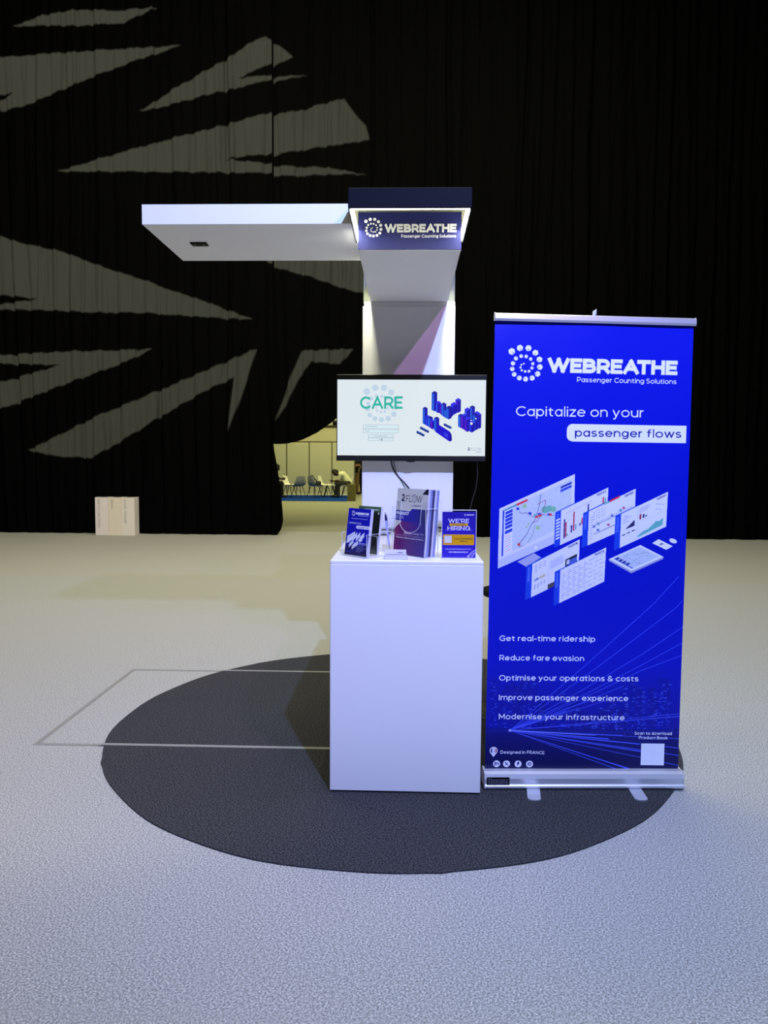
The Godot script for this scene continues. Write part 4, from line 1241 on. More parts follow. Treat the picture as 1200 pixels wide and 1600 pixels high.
func build_counter_things() -> void:
	var glass := clear_sheet(Color(0.2, 0.2, 0.22, 0.02))
	var rim := mat(Color(0.9, 0.92, 0.95, 0.5), 0.3)
	rim.transparency = BaseMaterial3D.TRANSPARENCY_ALPHA
	var page := mat(Color(0.85, 0.85, 0.9), 0.6)
	# leaflet holder on the left
	var t1 := Transform3D(Basis(Vector3.UP, -0.78), V(-0.226, TOP, 3.235))
	var lean := Transform3D(Basis(Vector3.RIGHT, -0.13), Vector3.ZERO)
	var o := thing("leaflet_holder", "clear acrylic two-tier leaflet holder at the counter's front left corner", "holder", t1.origin, -0.78)
	var s := Shape.new()
	var e := Shape.new()
	pane(s, e, Vector3(0, 0.0015, -0.05), Vector3(0.165, 0.003, 0.13))
	part("base", s, glass, o)
	part("base_edge", e, rim, o)
	for q in [[0.0, 0.06], [-0.062, 0.09]]:
		s = Shape.new()
		e = Shape.new()
		pane(s, e, Vector3(0, q[1] / 2.0 + 0.004, q[0] + 0.006), Vector3(0.162, q[1], 0.002))
		part("front_lip", s, glass, o)
		part("lip_edge", e, rim, o)
	for sx in [-1, 1]:
		s = Shape.new()
		e = Shape.new()
		pane(s, e, Vector3(sx * 0.0825, 0.055, -0.05), Vector3(0.002, 0.1, 0.12))
		part("side", s, glass, o)
		part("side_edge", e, rim, o)
	var m1 := printed(leaflet_print(), 0.3)
	leaflets("leaflet", "blue leaflet at the front of the left holder", "leaflet", "blue leaflets in the left holder", t1 * Transform3D(Basis.IDENTITY, Vector3(0, 0.006, 0.002)) * lean, Vector2(0.148, 0.208), 0.005, 3, m1, [page])
	var gp := Print.new(360, 520, Color(0.1, 0.12, 0.11))
	gp.gradient(0, 0, 360, 60, Color(0.3, 0.45, 0.28), Color(0.22, 0.35, 0.22))
	gp.text("Sustainable transport", Vector2(100, 40), Vector2(330, 40), 16, Color.WHITE, 14.0)
	gp.rect(320, 60, 14, 24, Color(0.95, 0.95, 0.95))
	gp.gradient(0, 430, 360, 90, Color(0.12, 0.14, 0.12), Color(0.3, 0.4, 0.26))
	leaflets("leaflet", "dark green leaflet at the front of the rear tier of the left holder", "leaflet", "green leaflets in the left holder", t1 * Transform3D(Basis.IDENTITY, Vector3(0.0, 0.012, -0.058)) * lean, Vector2(0.148, 0.21), 0.006, 2, printed(gp, 0.35), [page])
	# product books
	var t2 := Transform3D(Basis(Vector3.UP, -0.86), V(0.012, TOP, 3.29))
	lean = Transform3D(Basis(Vector3.RIGHT, -0.09), Vector3.ZERO)
	o = thing("book_holder", "clear acrylic holder with a U-shaped cut-out holding the product books", "holder", t2.origin, -0.86)
	s = Shape.new()
	e = Shape.new()
	pane(s, e, Vector3(0, 0.0015, -0.03), Vector3(0.226, 0.003, 0.09))
	part("base", s, glass, o)
	part("base_edge", e, rim, o)
	# front pane with the U left open: two uprights and a curved foot
	var u := PackedVector2Array([Vector2(-0.113, 0.003), Vector2(0.113, 0.003), Vector2(0.113, 0.245), Vector2(0.07, 0.245)])
	var curve := []
	for k in 13:
		var a := PI * k / 12.0
		curve.append(Vector2(0.07 * cos(a), 0.155 - 0.05 * sin(a)))
	for q in curve:
		u.append(q)
	u.append(Vector2(-0.07, 0.245))
	u.append(Vector2(-0.113, 0.245))
	var tilt := Basis(Vector3.RIGHT, -0.09)
	s = Shape.new()
	s.prism(u, Vector3(0, 0, 0.012), tilt.x, tilt.y, tilt.z * 0.002)
	part("front_pane", s, glass, o)
	var pth := PackedVector3Array()
	for k in range(3, u.size()):
		pth.append(Vector3(0, 0, 0.013) + tilt.x * u[k].x + tilt.y * u[k].y)
	e = Shape.new().tube(pth, 0.0013, 6)
	part("cut_edge", e, rim, o)
	for sx in [-1, 1]:
		s = Shape.new()
		e = Shape.new()
		var sd := Shape.new()
		pane(s, e, Vector3(sx * 0.1135, 0.11, -0.03), Vector3(0.002, 0.215, 0.075))
		part("side", s, glass, o)
		part("side_edge", e, rim, o)
	s = Shape.new()
	s.box(Vector3(0, 0.14, -0.085), Vector3(0.226, 0.24, 0.002), 0.0, tilt)
	part("back_pane", s, glass, o)
	var m2 := printed(book_print(), 0.3)
	leaflets("product_book", "purple and blue product book at the front of the clear holder", "book", "product books in the clear holder", t2 * Transform3D(Basis.IDENTITY, Vector3(0, 0.0045, 0.009)) * lean, Vector2(0.21, 0.297), 0.0125, 5, m2, [mat(Color(0.8, 0.8, 0.88), 0.6), mat(Color(0.5, 0.55, 0.78), 0.6), mat(Color(0.2, 0.2, 0.4), 0.6)])
	# hiring sign
	o = thing("hiring_sign", "small upright acrylic sign in blue with a yellow band at the front right corner", "sign", V(0.2262, TOP, 3.212), 0.03)
	s = Shape.new()
	s.box(Vector3(0, 0.107, 0.0028), Vector3(0.15, 0.213, 0.0016))
	s.box(Vector3(0, 0.0015, -0.02), Vector3(0.15, 0.003, 0.06))
	part("acrylic", s, glass, o)
	e = Shape.new()
	for q in [[0, 0.2125, 0.151, 0.003], [0, 0.0015, 0.151, 0.003], [-0.0745, 0.107, 0.0022, 0.213], [0.0745, 0.107, 0.0022, 0.213]]:
		e.box(Vector3(q[0], q[1], 0.002), Vector3(q[2], q[3], 0.005))
	part("acrylic_edge", e, mat(Color(0.85, 0.86, 0.88), 0.3), o)
	s = Shape.new()
	s.quad(Vector3(-0.0735, 0.205, 0.0018), Vector3(0.0735, 0.205, 0.0018), Vector3(0.0735, 0.004, 0.0018), Vector3(-0.0735, 0.004, 0.0018), Vector3.BACK)
	s.box(Vector3(0, 0.1045, 0.0005), Vector3(0.147, 0.201, 0.001))
	part("poster", s, printed(hiring_print(), 0.35), o)
	# business cards in their holder
	o = thing("card_holder", "clear acrylic card holder at the counter's front edge between leaflets and books", "holder", V(-0.048, TOP, 3.168), -0.04)
	s = Shape.new()
	e = Shape.new()
	pane(s, e, Vector3(0, 0.015, 0.016), Vector3(0.1, 0.024, 0.002))
	pane(s, e, Vector3(0, 0.0015, 0.0), Vector3(0.1, 0.003, 0.034))
	pane(s, e, Vector3(-0.049, 0.01, 0.0), Vector3(0.002, 0.014, 0.034))
	pane(s, e, Vector3(0.049, 0.01, 0.0), Vector3(0.002, 0.014, 0.034))
	part("tray", s, glass, o)
	part("tray_edge", e, rim, o)
	var cm := mat(Color(0.86, 0.85, 0.92), 0.5)
	for k in 12:
		var c := thing("business_card", "white business card in the clear card holder on the counter", "card", V(-0.048, TOP + 0.004, 3.155 + k * 0.0016), -0.04, "business cards in the card holder")
		part("card", Shape.new().box(Vector3(0, 0.0155 + 0.0003 * k, 0), Vector3(0.09, 0.031 + 0.0006 * k, 0.0011), 0.0, Basis(Vector3.RIGHT, -0.08)), cm, c)
		if k == 0:
			part("mark", Shape.new().box(Vector3(0.02, 0.027, 0.0009), Vector3(0.022, 0.002, 0.0006)), mat(Color(0.2, 0.2, 0.35), 0.5), c)
	# pen in a clear pot
	o = thing("pen_pot", "clear acrylic pen pot standing left of the product books", "pot", V(-0.09, TOP, 3.385))
	s = Shape.new()
	s.lathe(Vector3.ZERO, [Vector2(0, 0.002), Vector2(0.027, 0.002), Vector2(0.027, 0.1), Vector2(0.025, 0.1), Vector2(0.025, 0.004), Vector2(0, 0.004)], 24)
	part("wall", s, glass, o)
	part("pot_rim", Shape.new().lathe(Vector3.ZERO, [Vector2(0.0245, 0.0995), Vector2(0.0275, 0.0995), Vector2(0.0275, 0.102), Vector2(0.0245, 0.102), Vector2(0.0245, 0.0995)], 24), rim, o)
	o = thing("pen", "white and navy pen standing tilted in the clear pen pot", "pen", V(-0.078, TOP + 0.006, 3.385))
	o.rotation = Vector3(-0.04, 0, 0.13)
	part("barrel", Shape.new().bar(Vector3(0, 0.03, 0), Vector3(0, 0.145, 0), 0.0045), mat(Color(0.62, 0.64, 0.95), 0.3), o)
	part("tip", Shape.new().bar(Vector3(0, 0.0, 0), Vector3(0, 0.03, 0), 0.001, 0.0045), mat(Color(0.7, 0.7, 0.75), 0.3, 0.5), o)
	part("cap", Shape.new().bar(Vector3(0, 0.145, 0), Vector3(0, 0.172, 0), 0.0055, 0.004), mat(Color(0.07, 0.07, 0.35), 0.3), o, "navy cap")
	part("clip", Shape.new().box(Vector3(0.006, 0.145, 0), Vector3(0.0015, 0.05, 0.003)), mat(Color(0.07, 0.07, 0.35), 0.3), o)
	part("button", Shape.new().bar(Vector3(0, 0.172, 0), Vector3(0, 0.182, 0), 0.002), mat(Color(0.2, 0.2, 0.25), 0.3), o)
	# empty clear stand behind
	o = thing("acrylic_stand", "empty clear acrylic stand between the leaflet holder and the keyboard", "stand", V(-0.14, TOP, 3.5), -0.1)
	for q in [[0.06, 0.14], [-0.02, 0.15]]:
		s = Shape.new()
		e = Shape.new()
		pane(s, e, Vector3(0, q[1] / 2.0 + 0.003, q[0]), Vector3(0.16, q[1], 0.002), 0.0018)
		part("pane", s, glass, o)
		part("pane_edge", e, rim, o)
	s = Shape.new()
	s.box(Vector3(0, 0.0015, 0.02), Vector3(0.16, 0.003, 0.1))
	part("base", s, glass, o)
	# keyboard and a black device behind it
	o = thing("keyboard", "slim keyboard with pale keys and a black edge on the counter", "keyboard", V(-0.215, TOP, 4.24), -0.08)
	var tray := part("tray", Shape.new().box(Vector3(0, 0.006, 0), Vector3(0.23, 0.012, 0.125), 0.003), mat(Color(0.04, 0.04, 0.05), 0.4), o)
	var key := mat(Color(0.72, 0.72, 0.8), 0.5)
	for r in 5:
		for c in 10:
			part("key", Shape.new().box(Vector3(-0.099 + c * 0.022, 0.0145, -0.046 + r * 0.0225), Vector3(0.019, 0.005, 0.019), 0.001), key, tray)
	o = thing("black_tablet", "thin black device lying flat behind the keyboard on the counter", "device", V(-0.13, TOP, 4.42), 0.2)
	part("case", Shape.new().box(Vector3(0, 0.008, 0), Vector3(0.2, 0.016, 0.12), 0.004), mat(Color(0.015, 0.015, 0.018), 0.35), o)
	part("glass", Shape.new().box(Vector3(0, 0.0163, 0), Vector3(0.185, 0.001, 0.105)), mat(Color(0.02, 0.02, 0.025), 0.12), o)
	# stool half hidden behind the banner
	o = thing("bar_stool", "black bar stool with round foot, mostly hidden between counter and banner", "stool", V(0.6, 0.006, 4.18))
	var bk := mat(Color(0.015, 0.015, 0.015), 0.4)
	part("seat", Shape.new().lathe(Vector3.ZERO, [Vector2(0, 0.68), Vector2(0.16, 0.68), Vector2(0.175, 0.69), Vector2(0.178, 0.703), Vector2(0.17, 0.715), Vector2(0, 0.72)]), bk, o)
	part("post", Shape.new().bar(Vector3(0, 0.015, 0), Vector3(0, 0.68, 0), 0.025), mat(Color(0.7, 0.7, 0.72), 0.2, 0.9), o)
	part("foot", Shape.new().lathe(Vector3.ZERO, [Vector2(0, 0), Vector2(0.2, 0), Vector2(0.2, 0.008), Vector2(0.19, 0.012), Vector2(0.05, 0.03), Vector2(0, 0.03)]), bk, o)
	part("foot_rim", Shape.new().lathe(Vector3.ZERO, [Vector2(0.2, 0.001), Vector2(0.204, 0.004), Vector2(0.2, 0.009)]), mat(Color(0.75, 0.75, 0.75), 0.2, 0.9), o)


# ---------------------------------------------------------------- the roll-up banner
func banner_print() -> Print:
	var blue := Color(0.015, 0.085, 0.72)
	var p := Print.new(880, 2048, blue)
	var white := Color(0.93, 0.94, 1.0)
	p.gradient(0, 1540, 880, 300, blue, Color(0.07, 0.09, 0.6))
	p.gradient(0, 1840, 880, 208, Color(0.07, 0.09, 0.5), Color(0.07, 0.075, 0.27))
	# night skyline in lighter blues
	rng.seed = 5
	for k in 46:
		var x := rng.randf_range(0, 860)
		var top := rng.randf_range(1600, 1740) + (60.0 if x > 330 and x < 600 else 0.0)
		var wd := rng.randf_range(16, 44)
		var bg := blue.lerp(Color(0.07, 0.09, 0.55), clampf((top - 1500) / 350.0, 0, 1))
		p.rect(x, top, wd, 1845 - top, bg.lerp(Color(0.06, 0.08, 0.45), rng.randf_range(0.1, 0.35)))
		for j in rng.randi_range(10, 26):
			p.rect(x + rng.randf() * wd * 0.7, top + rng.randf() * (1840 - top), rng.randf_range(5, 17), rng.randf_range(2.5, 5), bg.lerp(Color(0.35, 0.45, 1.0), rng.randf_range(0.2, 0.7)))
	for k in 130:
		var q := Vector2(rng.randf_range(150, 860), rng.randf_range(1790, 1865))
		p.disc(q, rng.randf_range(1, 2.6), Color(0.25, 0.33, 0.95), 6)
	p.rect(0, 1850, 880, 12, Color(0.09, 0.12, 0.55))
	# light trails
	var o := Vector2(110, 1853)
	var faint := Color(0.28, 0.36, 0.98)
	for q in [[743, 1256, 852, 1130], [852, 1268, 872, 1240], [700, 1490, 880, 1362], [700, 1540, 880, 1436], [690, 1570, 880, 1494]]:
		p.path([o, Vector2(q[0], q[1]).lerp(o, 0.45) + Vector2(0, 5), Vector2(q[0], q[1]), Vector2(q[2], q[3])], 2.2, faint)
	for q in [[880, 1780, 3.0], [880, 1768, 2.0], [623, 1873, 5.0], [880, 1886, 2.5], [700, 1914, 4.0], [720, 1950, 5.0], [880, 1930, 3.0], [880, 1965, 3.0], [672, 2036, 6.0], [620, 2040, 3.0], [880, 2012, 2.5], [560, 1890, 6.0], [600, 1905, 3.0], [300, 1790, 3.0], [360, 1760, 3.0], [420, 1742, 2.0], [460, 1712, 2.0], [620, 1640, 2.0], [600, 1688, 2.0]]:
		p.line(o, Vector2(q[0], q[1]), 1.5, Color(0.3, 0.38, 0.98), q[2])
	p.line(o, Vector2(500, 1872), 4, Color(0.55, 0.6, 1.0), 2.0)
	p.disc(o, 7, Color(0.6, 0.65, 1.0))
	# heading
	spiral(p, Vector2(138.7, 188), 0.43, white, Color(0.72, 0.74, 0.9))
	p.text("WEBREATHE", Vector2(235, 222.5), Vector2(814, 223.5), 64, white, 19.0, 3.0)
	p.text("Passenger Counting Solutions", Vector2(366, 262.4), Vector2(811, 262.4), 22, white, 10.0, 9.0)
	p.text("Capitalize on your", Vector2(101, 416), Vector2(671, 413), 43, white, 8.5, 9.0)
	p.round_rect(328, 446.5, 90, 78, 26, white)
	p.rect(360, 446.5, 503, 78, white)
	p.text("passenger flows", Vector2(364.5, 503), Vector2(841, 501.5), 36, Color(0.06, 0.08, 0.5), 10.0, 9.0)
	# the computer and its pages
	var shell := Color(0.86, 0.87, 0.97)
	var desk := [Vector2(38, 829), Vector2(370, 669), Vector2(374, 943), Vector2(37, 1100)]
	p.poly(PackedVector2Array([Vector2(197, 1028), Vector2(123, 1068), Vector2(164, 1091), Vector2(230, 1048)]), Color(0.66, 0.68, 0.82))
	p.poly(PackedVector2Array(desk), shell)
	p.patch(desk, 0, 0.86, 1, 1, Color(0.78, 0.8, 0.92))
	p.disc(Print.inside(desk, 0.5, 0.93), 6, Color(0.95, 0.95, 1.0))
	var scr := [Vector2(53, 837.5), Vector2(357, 691.5), Vector2(358, 888), Vector2(52, 1044.5)]
	p.patch(scr, 0, 0, 1, 1, Color(0.78, 0.82, 0.9))
	for k in 130:
		var a := Vector2(rng.randf_range(0.18, 0.98), rng.randf_range(0.02, 0.98))
		var b := a + Vector2(rng.randf_range(-0.09, 0.09), rng.randf_range(-0.12, 0.12))
		p.line(Print.inside(scr, a.x, a.y), Print.inside(scr, clampf(b.x, 0.16, 1), clampf(b.y, 0, 1)), 1.4, [Color(0.68, 0.72, 0.82), Color(0.86, 0.89, 0.96), Color(0.7, 0.75, 0.85)][k % 3])
	for q in [[0.62, 0.42, 0.05, Color(0.45, 0.72, 0.62)], [0.68, 0.44, 0.045, Color(0.45, 0.72, 0.65)], [0.74, 0.5, 0.04, Color(0.5, 0.75, 0.6)], [0.52, 0.75, 0.03, Color(0.65, 0.8, 0.55)], [0.32, 0.12, 0.03, Color(0.65, 0.8, 0.55)], [0.38, 0.55, 0.015, Color(0.65, 0.8, 0.5)], [0.36, 0.62, 0.013, Color(0.65, 0.8, 0.5)]]:
		p.disc(Print.inside(scr, q[0], q[1]), q[2] * 330, q[3], 12)
	var route := func(pts: Array, c: Color) -> void:
		var w := []
		for q in pts:
			w.append(Print.inside(scr, q[0], q[1]))
		p.path(w, 2.2, c)
	var rt := Color(0.3, 0.27, 0.4)
	route.call([[0.55, 0.02], [0.54, 0.2], [0.52, 0.35], [0.47, 0.55], [0.42, 0.62], [0.36, 0.78], [0.26, 0.9], [0.25, 0.98], [0.31, 0.99]], rt)
	route.call([[0.5, 0.22], [0.62, 0.2], [0.62, 0.3], [0.57, 0.48], [0.5, 0.6], [0.43, 0.58]], Color(0.6, 0.3, 0.4))
	route.call([[0.24, 0.18], [0.27, 0.25], [0.36, 0.3], [0.44, 0.45], [0.58, 0.5], [0.64, 0.56], [0.75, 0.65]], rt)
	route.call([[0.48, 0.65], [0.45, 0.85], [0.38, 0.98]], Color(0.5, 0.6, 0.4))
	for q in [[0.22, 0.12, 0], [0.4, 0.35, 0], [0.48, 0.45, 2], [0.5, 0.5, 1], [0.54, 0.47, 0], [0.55, 0.51, 1], [0.68, 0.58, 0], [0.7, 0.6, 1], [0.25, 0.93, 1]]:
		var c := Print.inside(scr, q[0], q[1])
		p.rect(c.x - 7, c.y - 7, 13, 11, [Color(0.2, 0.25, 0.75), Color(0.85, 0.3, 0.3), Color(0.35, 0.7, 0.75)][q[2]])
	p.patch(scr, 0.0, 0.0, 0.022, 1.0, Color(0.13, 0.25, 0.75))
	p.patch(scr, 0.03, 0.0, 0.15, 1.0, Color(0.9, 0.91, 0.99))
	for k in 5:
		p.patch(scr, 0.04, 0.06 + k * 0.08, 0.145, 0.125 + k * 0.08, Color(0.16, 0.25, 0.75))
	p.patch(scr, 0.04, 0.48, 0.145, 0.55, Color(0.16, 0.25, 0.75))
	for k in 7:
		p.patch(scr, 0.045, 0.6 + k * 0.055, 0.13, 0.61 + k * 0.055, [Color(0.85, 0.4, 0.5), Color(0.6, 0.62, 0.75)][k % 2])
	p.patch(scr, 0.03, -0.01, 0.2, 0.035, Color(0.4, 0.62, 0.65))
	p.patch(scr, 0.2, -0.012, 0.36, 0.04, Color(0.85, 0.25, 0.3))
	p.patch(scr, 0.84, 0.06, 1.0, 0.11, Color(0.15, 0.2, 0.6))
	p.patch(scr, 0.84, 0.13, 1.0, 0.19, Color(0.2, 0.3, 0.8))
	var pages := {
		"history": [Vector2(287, 848), Vector2(522, 728), Vector2(520, 894), Vector2(287, 1004)], "operation": [Vector2(413, 850), Vector2(645, 732), Vector2(645, 896), Vector2(411, 1004)],
		"dashboard": [Vector2(558, 860), Vector2(790, 744), Vector2(787, 902), Vector2(556, 1014)], "home": [Vector2(165, 1092), Vector2(401, 964), Vector2(400, 1125), Vector2(163, 1244)], "monitoring": [Vector2(293, 1118), Vector2(521, 1000), Vector2(517, 1156), Vector2(292, 1270)],
	}
	var ink := Color(0.45, 0.47, 0.6)
	for name in pages:
		var g: Array = pages[name]
		p.patch(g, 0, -0.03, 0.45, 0.0, Color(0.1, 0.3, 0.78))
		p.patch(g, 0, 0, 1, 1, Color(0.88, 0.89, 0.985))
		p.patch(g, 0, 0.0, 0.11, 1, Color(0.1, 0.27, 0.8))
		for k in 10:
			p.patch(g, 0.03, 0.06 + k * 0.045, 0.07, 0.075 + k * 0.045, Color(0.55, 0.65, 0.95))
		p.text(name.capitalize(), Print.inside(g, 0.8, 0.1), Print.inside(g, 0.97, 0.1), 11, Color(0.12, 0.13, 0.35), 14.0)
		match name:
			"history":
				for k in 7:
					p.patch(g, 0.02, 0.2 + k * 0.09, 0.1, 0.25 + k * 0.09, Color(0.9, 0.92, 1.0))
				for q in [[0.17, 0.3, 0.86, 0], [0.2, 0.4, 0.84, 1], [0.23, 0.76, 0.83, 2], [0.31, 0.57, 0.78, 0], [0.35, 0.22, 0.76, 1], [0.39, 0.6, 0.75, 2], [0.47, 0.62, 0.7, 0], [0.51, 0.5, 0.68, 1], [0.62, 0.2, 0.55, 0], [0.9, 0.2, 0.4, 1], [0.94, 0.25, 0.4, 2]]:
					p.patch(g, q[0], q[1], q[0] + 0.026, q[2], [Color(0.15, 0.13, 0.45), Color(0.75, 0.15, 0.2), Color(0.4, 0.65, 0.6)][q[3]])
				p.patch(g, 0.2, 0.15, 0.7, 0.162, Color(0.7, 0.6, 0.75))
				for k in 5:
					p.patch(g, 0.16, 0.26 + k * 0.14, 0.98, 0.266 + k * 0.14, Color(0.8, 0.81, 0.93))
			"operation":
				p.patch(g, 0.5, -0.03, 0.7, 0.03, Color(0.8, 0.2, 0.3))
				p.patch(g, 0.4, -0.02, 0.5, 0.03, Color(0.45, 0.7, 0.65))
				p.line(Print.inside(g, 0.22, 0.5), Print.inside(g, 0.98, 0.5), 2, Color(0.3, 0.3, 0.4))
				p.line(Print.inside(g, 0.22, 0.75), Print.inside(g, 0.9, 0.75), 2.4, Color(0.3, 0.3, 0.4))
				for k in 20:
					p.line(Print.inside(g, 0.24 + k * 0.036, 0.48), Print.inside(g, 0.255 + k * 0.036, 0.42), 1.4, ink)
					p.patch(g, 0.2 + (k % 5) * 0.05, 0.1 + (k / 5) * 0.07, 0.22 + (k % 5) * 0.05, 0.12 + (k / 5) * 0.07, ink)
				for q in [[0.22, 0.52, 0], [0.3, 0.5, 2], [0.56, 0.44, 0], [0.72, 0.4, 2], [0.78, 0.38, 1], [0.3, 0.68, 0], [0.5, 0.66, 1]]:
					var c := Print.inside(g, q[0], q[1])
					p.rect(c.x - 6, c.y - 5, 12, 11, [Color(0.4, 0.47, 0.7), Color(0.75, 0.4, 0.5), Color(0.45, 0.6, 0.65)][q[2]])
				for k in 9:
					p.patch(g, 0.14, 0.2 + k * 0.08, 0.2, 0.212 + k * 0.08, ink)
			"dashboard":
				p.patch(g, 0.43, 0.02, 0.437, 0.96, Color(0.75, 0.76, 0.9))
				p.patch(g, 0.44, 0.5, 0.96, 0.508, Color(0.75, 0.76, 0.9))
				p.poly(PackedVector2Array([Print.inside(g, 0.2, 0.52), Print.inside(g, 0.38, 0.36), Print.inside(g, 0.38, 0.54)]), Color(0.2, 0.19, 0.36))
				for q in [[0.47, 0.28, 0.43, 1], [0.53, 0.32, 0.43, 0], [0.58, 0.38, 0.43, 2]]:
					p.patch(g, q[0], q[1], q[0] + 0.035, q[2], [Color(0.2, 0.18, 0.45), Color(0.6, 0.2, 0.25), Color(0.3, 0.4, 0.4)][q[3]])
				var area_pts := PackedVector2Array()
				for q in [[0.45, 0.93], [0.45, 0.88], [0.55, 0.82], [0.65, 0.82], [0.7, 0.78], [0.8, 0.7], [0.86, 0.74], [0.93, 0.7], [0.93, 0.9]]:
					area_pts.append(Print.inside(g, q[0], q[1]))
				p.poly(area_pts, Color(0.4, 0.7, 0.68))
				for k in 3:
					p.patch(g, 0.15 + k * 0.09, 0.65, 0.21 + k * 0.09, 0.68, Color(0.15, 0.15, 0.25))
				for k in 5:
					p.patch(g, 0.47, 0.1 + k * 0.03, 0.62 + 0.05 * (k % 2), 0.108 + k * 0.03, ink)
					p.patch(g, 0.78 + 0.06 * (k % 3), 0.2 + k * 0.05, 0.82 + 0.06 * (k % 3), 0.215 + k * 0.05, ink)
					p.patch(g, 0.15, 0.12 + k * 0.05, 0.24 + 0.04 * (k % 3), 0.13 + k * 0.05, ink)
			"home":
				p.patch(g, 0.42, 0.0, 0.43, 0.8, Color(0.8, 0.81, 0.92))
				for k in 10:
					p.patch(g, 0.45, 0.2 + k * 0.025, 0.7, 0.21 + k * 0.025, Color(0.62, 0.64, 0.76))
					p.patch(g, 0.16 + (k % 3) * 0.08, 0.1 + (k / 3) * 0.06, 0.21 + (k % 3) * 0.08, 0.12 + (k / 3) * 0.06, Color(0.6, 0.62, 0.74))
					p.patch(g, 0.16 + k * 0.022, 0.52 - 0.02 * (k % 3), 0.176 + k * 0.022, 0.57, Color(0.75, 0.72, 0.4) if k > 3 else Color(0.4, 0.45, 0.7))
					p.patch(g, 0.16 + (k % 4) * 0.06, 0.68 + (k / 4) * 0.05, 0.19 + (k % 4) * 0.06, 0.7 + (k / 4) * 0.05, Color(0.45, 0.46, 0.58))
				p.patch(g, 0.74, 0.38, 0.96, 0.62, Color(0.12, 0.14, 0.18))
				p.patch(g, 0.8, 0.45, 0.96, 0.6, Color(0.3, 0.4, 0.75))
				p.patch(g, 0.76, 0.42, 0.82, 0.55, Color(0.75, 0.78, 0.82))
				p.patch(g, 0.42, 0.86, 0.58, 1.0, Color(0.3, 0.3, 0.33))
			"monitoring":
				for c in 8:
					for r in 13:
						if c < 5 or r % 2 == 0:
							p.patch(g, 0.15 + c * 0.105, 0.14 + r * 0.062, 0.19 + c * 0.105 + 0.025 * ((r * 7 + c) % 3), 0.152 + r * 0.062, ink)
	# tablet, phone, mouse
	var tabq := [Vector2(535, 1053), Vector2(674, 987), Vector2(780, 1040), Vector2(637, 1107)]
	p.poly(PackedVector2Array([tabq[0], tabq[3], tabq[2], tabq[2] + Vector2(0, 9), tabq[3] + Vector2(0, 10), tabq[0] + Vector2(0, 8)]), Color(0.6, 0.62, 0.78))
	p.patch(tabq, 0, 0, 1, 1, Color(0.9, 0.91, 0.99))
	p.patch(tabq, 0.08, 0.07, 0.93, 0.9, Color(0.76, 0.8, 0.88))
	for k in 50:
		var a := Vector2(rng.randf_range(0.2, 0.9), rng.randf_range(0.12, 0.88))
		p.line(Print.inside(tabq, a.x, a.y), Print.inside(tabq, clampf(a.x + rng.randf_range(-0.15, 0.15), 0.1, 0.92), clampf(a.y + rng.randf_range(-0.1, 0.1), 0.1, 0.88)), 1.4, [Color(0.6, 0.63, 0.72), Color(0.5, 0.66, 0.64), Color(0.87, 0.89, 0.95)][k % 3])
	for k in 4:
		p.patch(tabq, 0.1, 0.1 + k * 0.15, 0.22, 0.2 + k * 0.15, Color(0.15, 0.2, 0.55))
	p.patch(tabq, 0.1, 0.08, 0.13, 0.9, Color(0.15, 0.25, 0.7))
	var phq := [Vector2(727, 978), Vector2(755, 959.5), Vector2(820, 991), Vector2(791, 1008)]
	p.patch(phq, 0, 0, 1, 1, Color(0.93, 0.93, 1.0))
	p.patch(phq, 0.3, 0.35, 0.7, 0.5, ink)
	var mo := PackedVector2Array()
	for k in 20:
		mo.append(Vector2(821, 967) + Vector2(cos(TAU * k / 20) * 18, sin(TAU * k / 20) * 10).rotated(0.35))
	p.poly(mo, Color(0.9, 0.91, 1.0))
	# the list
	p.text("Get real-time ridership", Vector2(52, 1433), Vector2(484, 1435), 26, white, 11.0, 9.0)
	p.text("Reduce fare evasion", Vector2(54, 1523.5), Vector2(437, 1525.5), 26, white, 11.0, 9.0)
	p.text("Optimise your operations & costs", Vector2(54.6, 1617.5), Vector2(686, 1618), 26, white, 11.0, 9.0)
	p.text("Improve passenger experience", Vector2(56, 1709.5), Vector2(643, 1711), 26, white, 11.0, 9.0)
	p.text("Modernise your infrastructure", Vector2(58, 1800), Vector2(629, 1801), 26, white, 11.0, 9.0)
	p.text("Scan to download", Vector2(677, 1869), Vector2(847, 1869), 14.5, white, 12.0, 11.0)
	p.text("Product Book", Vector2(697, 1889.5), Vector2(828, 1890), 14.5, white, 12.0, 11.0)
	p.rect(709, 1910, 106, 103, white)
	p.text("Designed in FRANCE", Vector2(69, 1964), Vector2(269, 1964.6), 15, white, 12.0, 11.0)
	# map pin in the French colours
	var pin := Vector2(38, 1950)
	p.disc(pin, 18.5, white)
	p.poly(PackedVector2Array([pin + Vector2(-17, 7), pin + Vector2(17, 7), pin + Vector2(0, 31)]), white)
	p.disc(pin, 15.5, Color(0.86, 0.87, 0.96))
	p.rect(pin.x - 13, pin.y - 9, 6, 18, Color(0.14, 0.16, 0.45))
	p.rect(pin.x + 8, pin.y - 9, 6, 18, Color(0.72, 0.3, 0.32))
	var dk := Color(0.08, 0.1, 0.45)
	for k in 4:
		p.disc(Vector2([53, 98.3, 150.5, 202.6][k], 2012.3), 16, white)
	p.text("in", Vector2(43, 2020), Vector2(63, 2020), 18, dk, 16.0)
	p.line(Vector2(91, 2005), Vector2(105, 2020), 4, dk)
	p.line(Vector2(105, 2005), Vector2(91, 2020), 2, dk)
	p.text("f", Vector2(145, 2022), Vector2(157, 2022), 20, dk, 18.0)
	p.round_rect(194, 2004, 17, 17, 5, dk)
	p.round_rect(196.5, 2006.5, 12, 12, 3.5, white)
	p.disc(Vector2(202.6, 2012.5), 4.5, dk)
	p.disc(Vector2(202.6, 2012.5), 2.3, white)
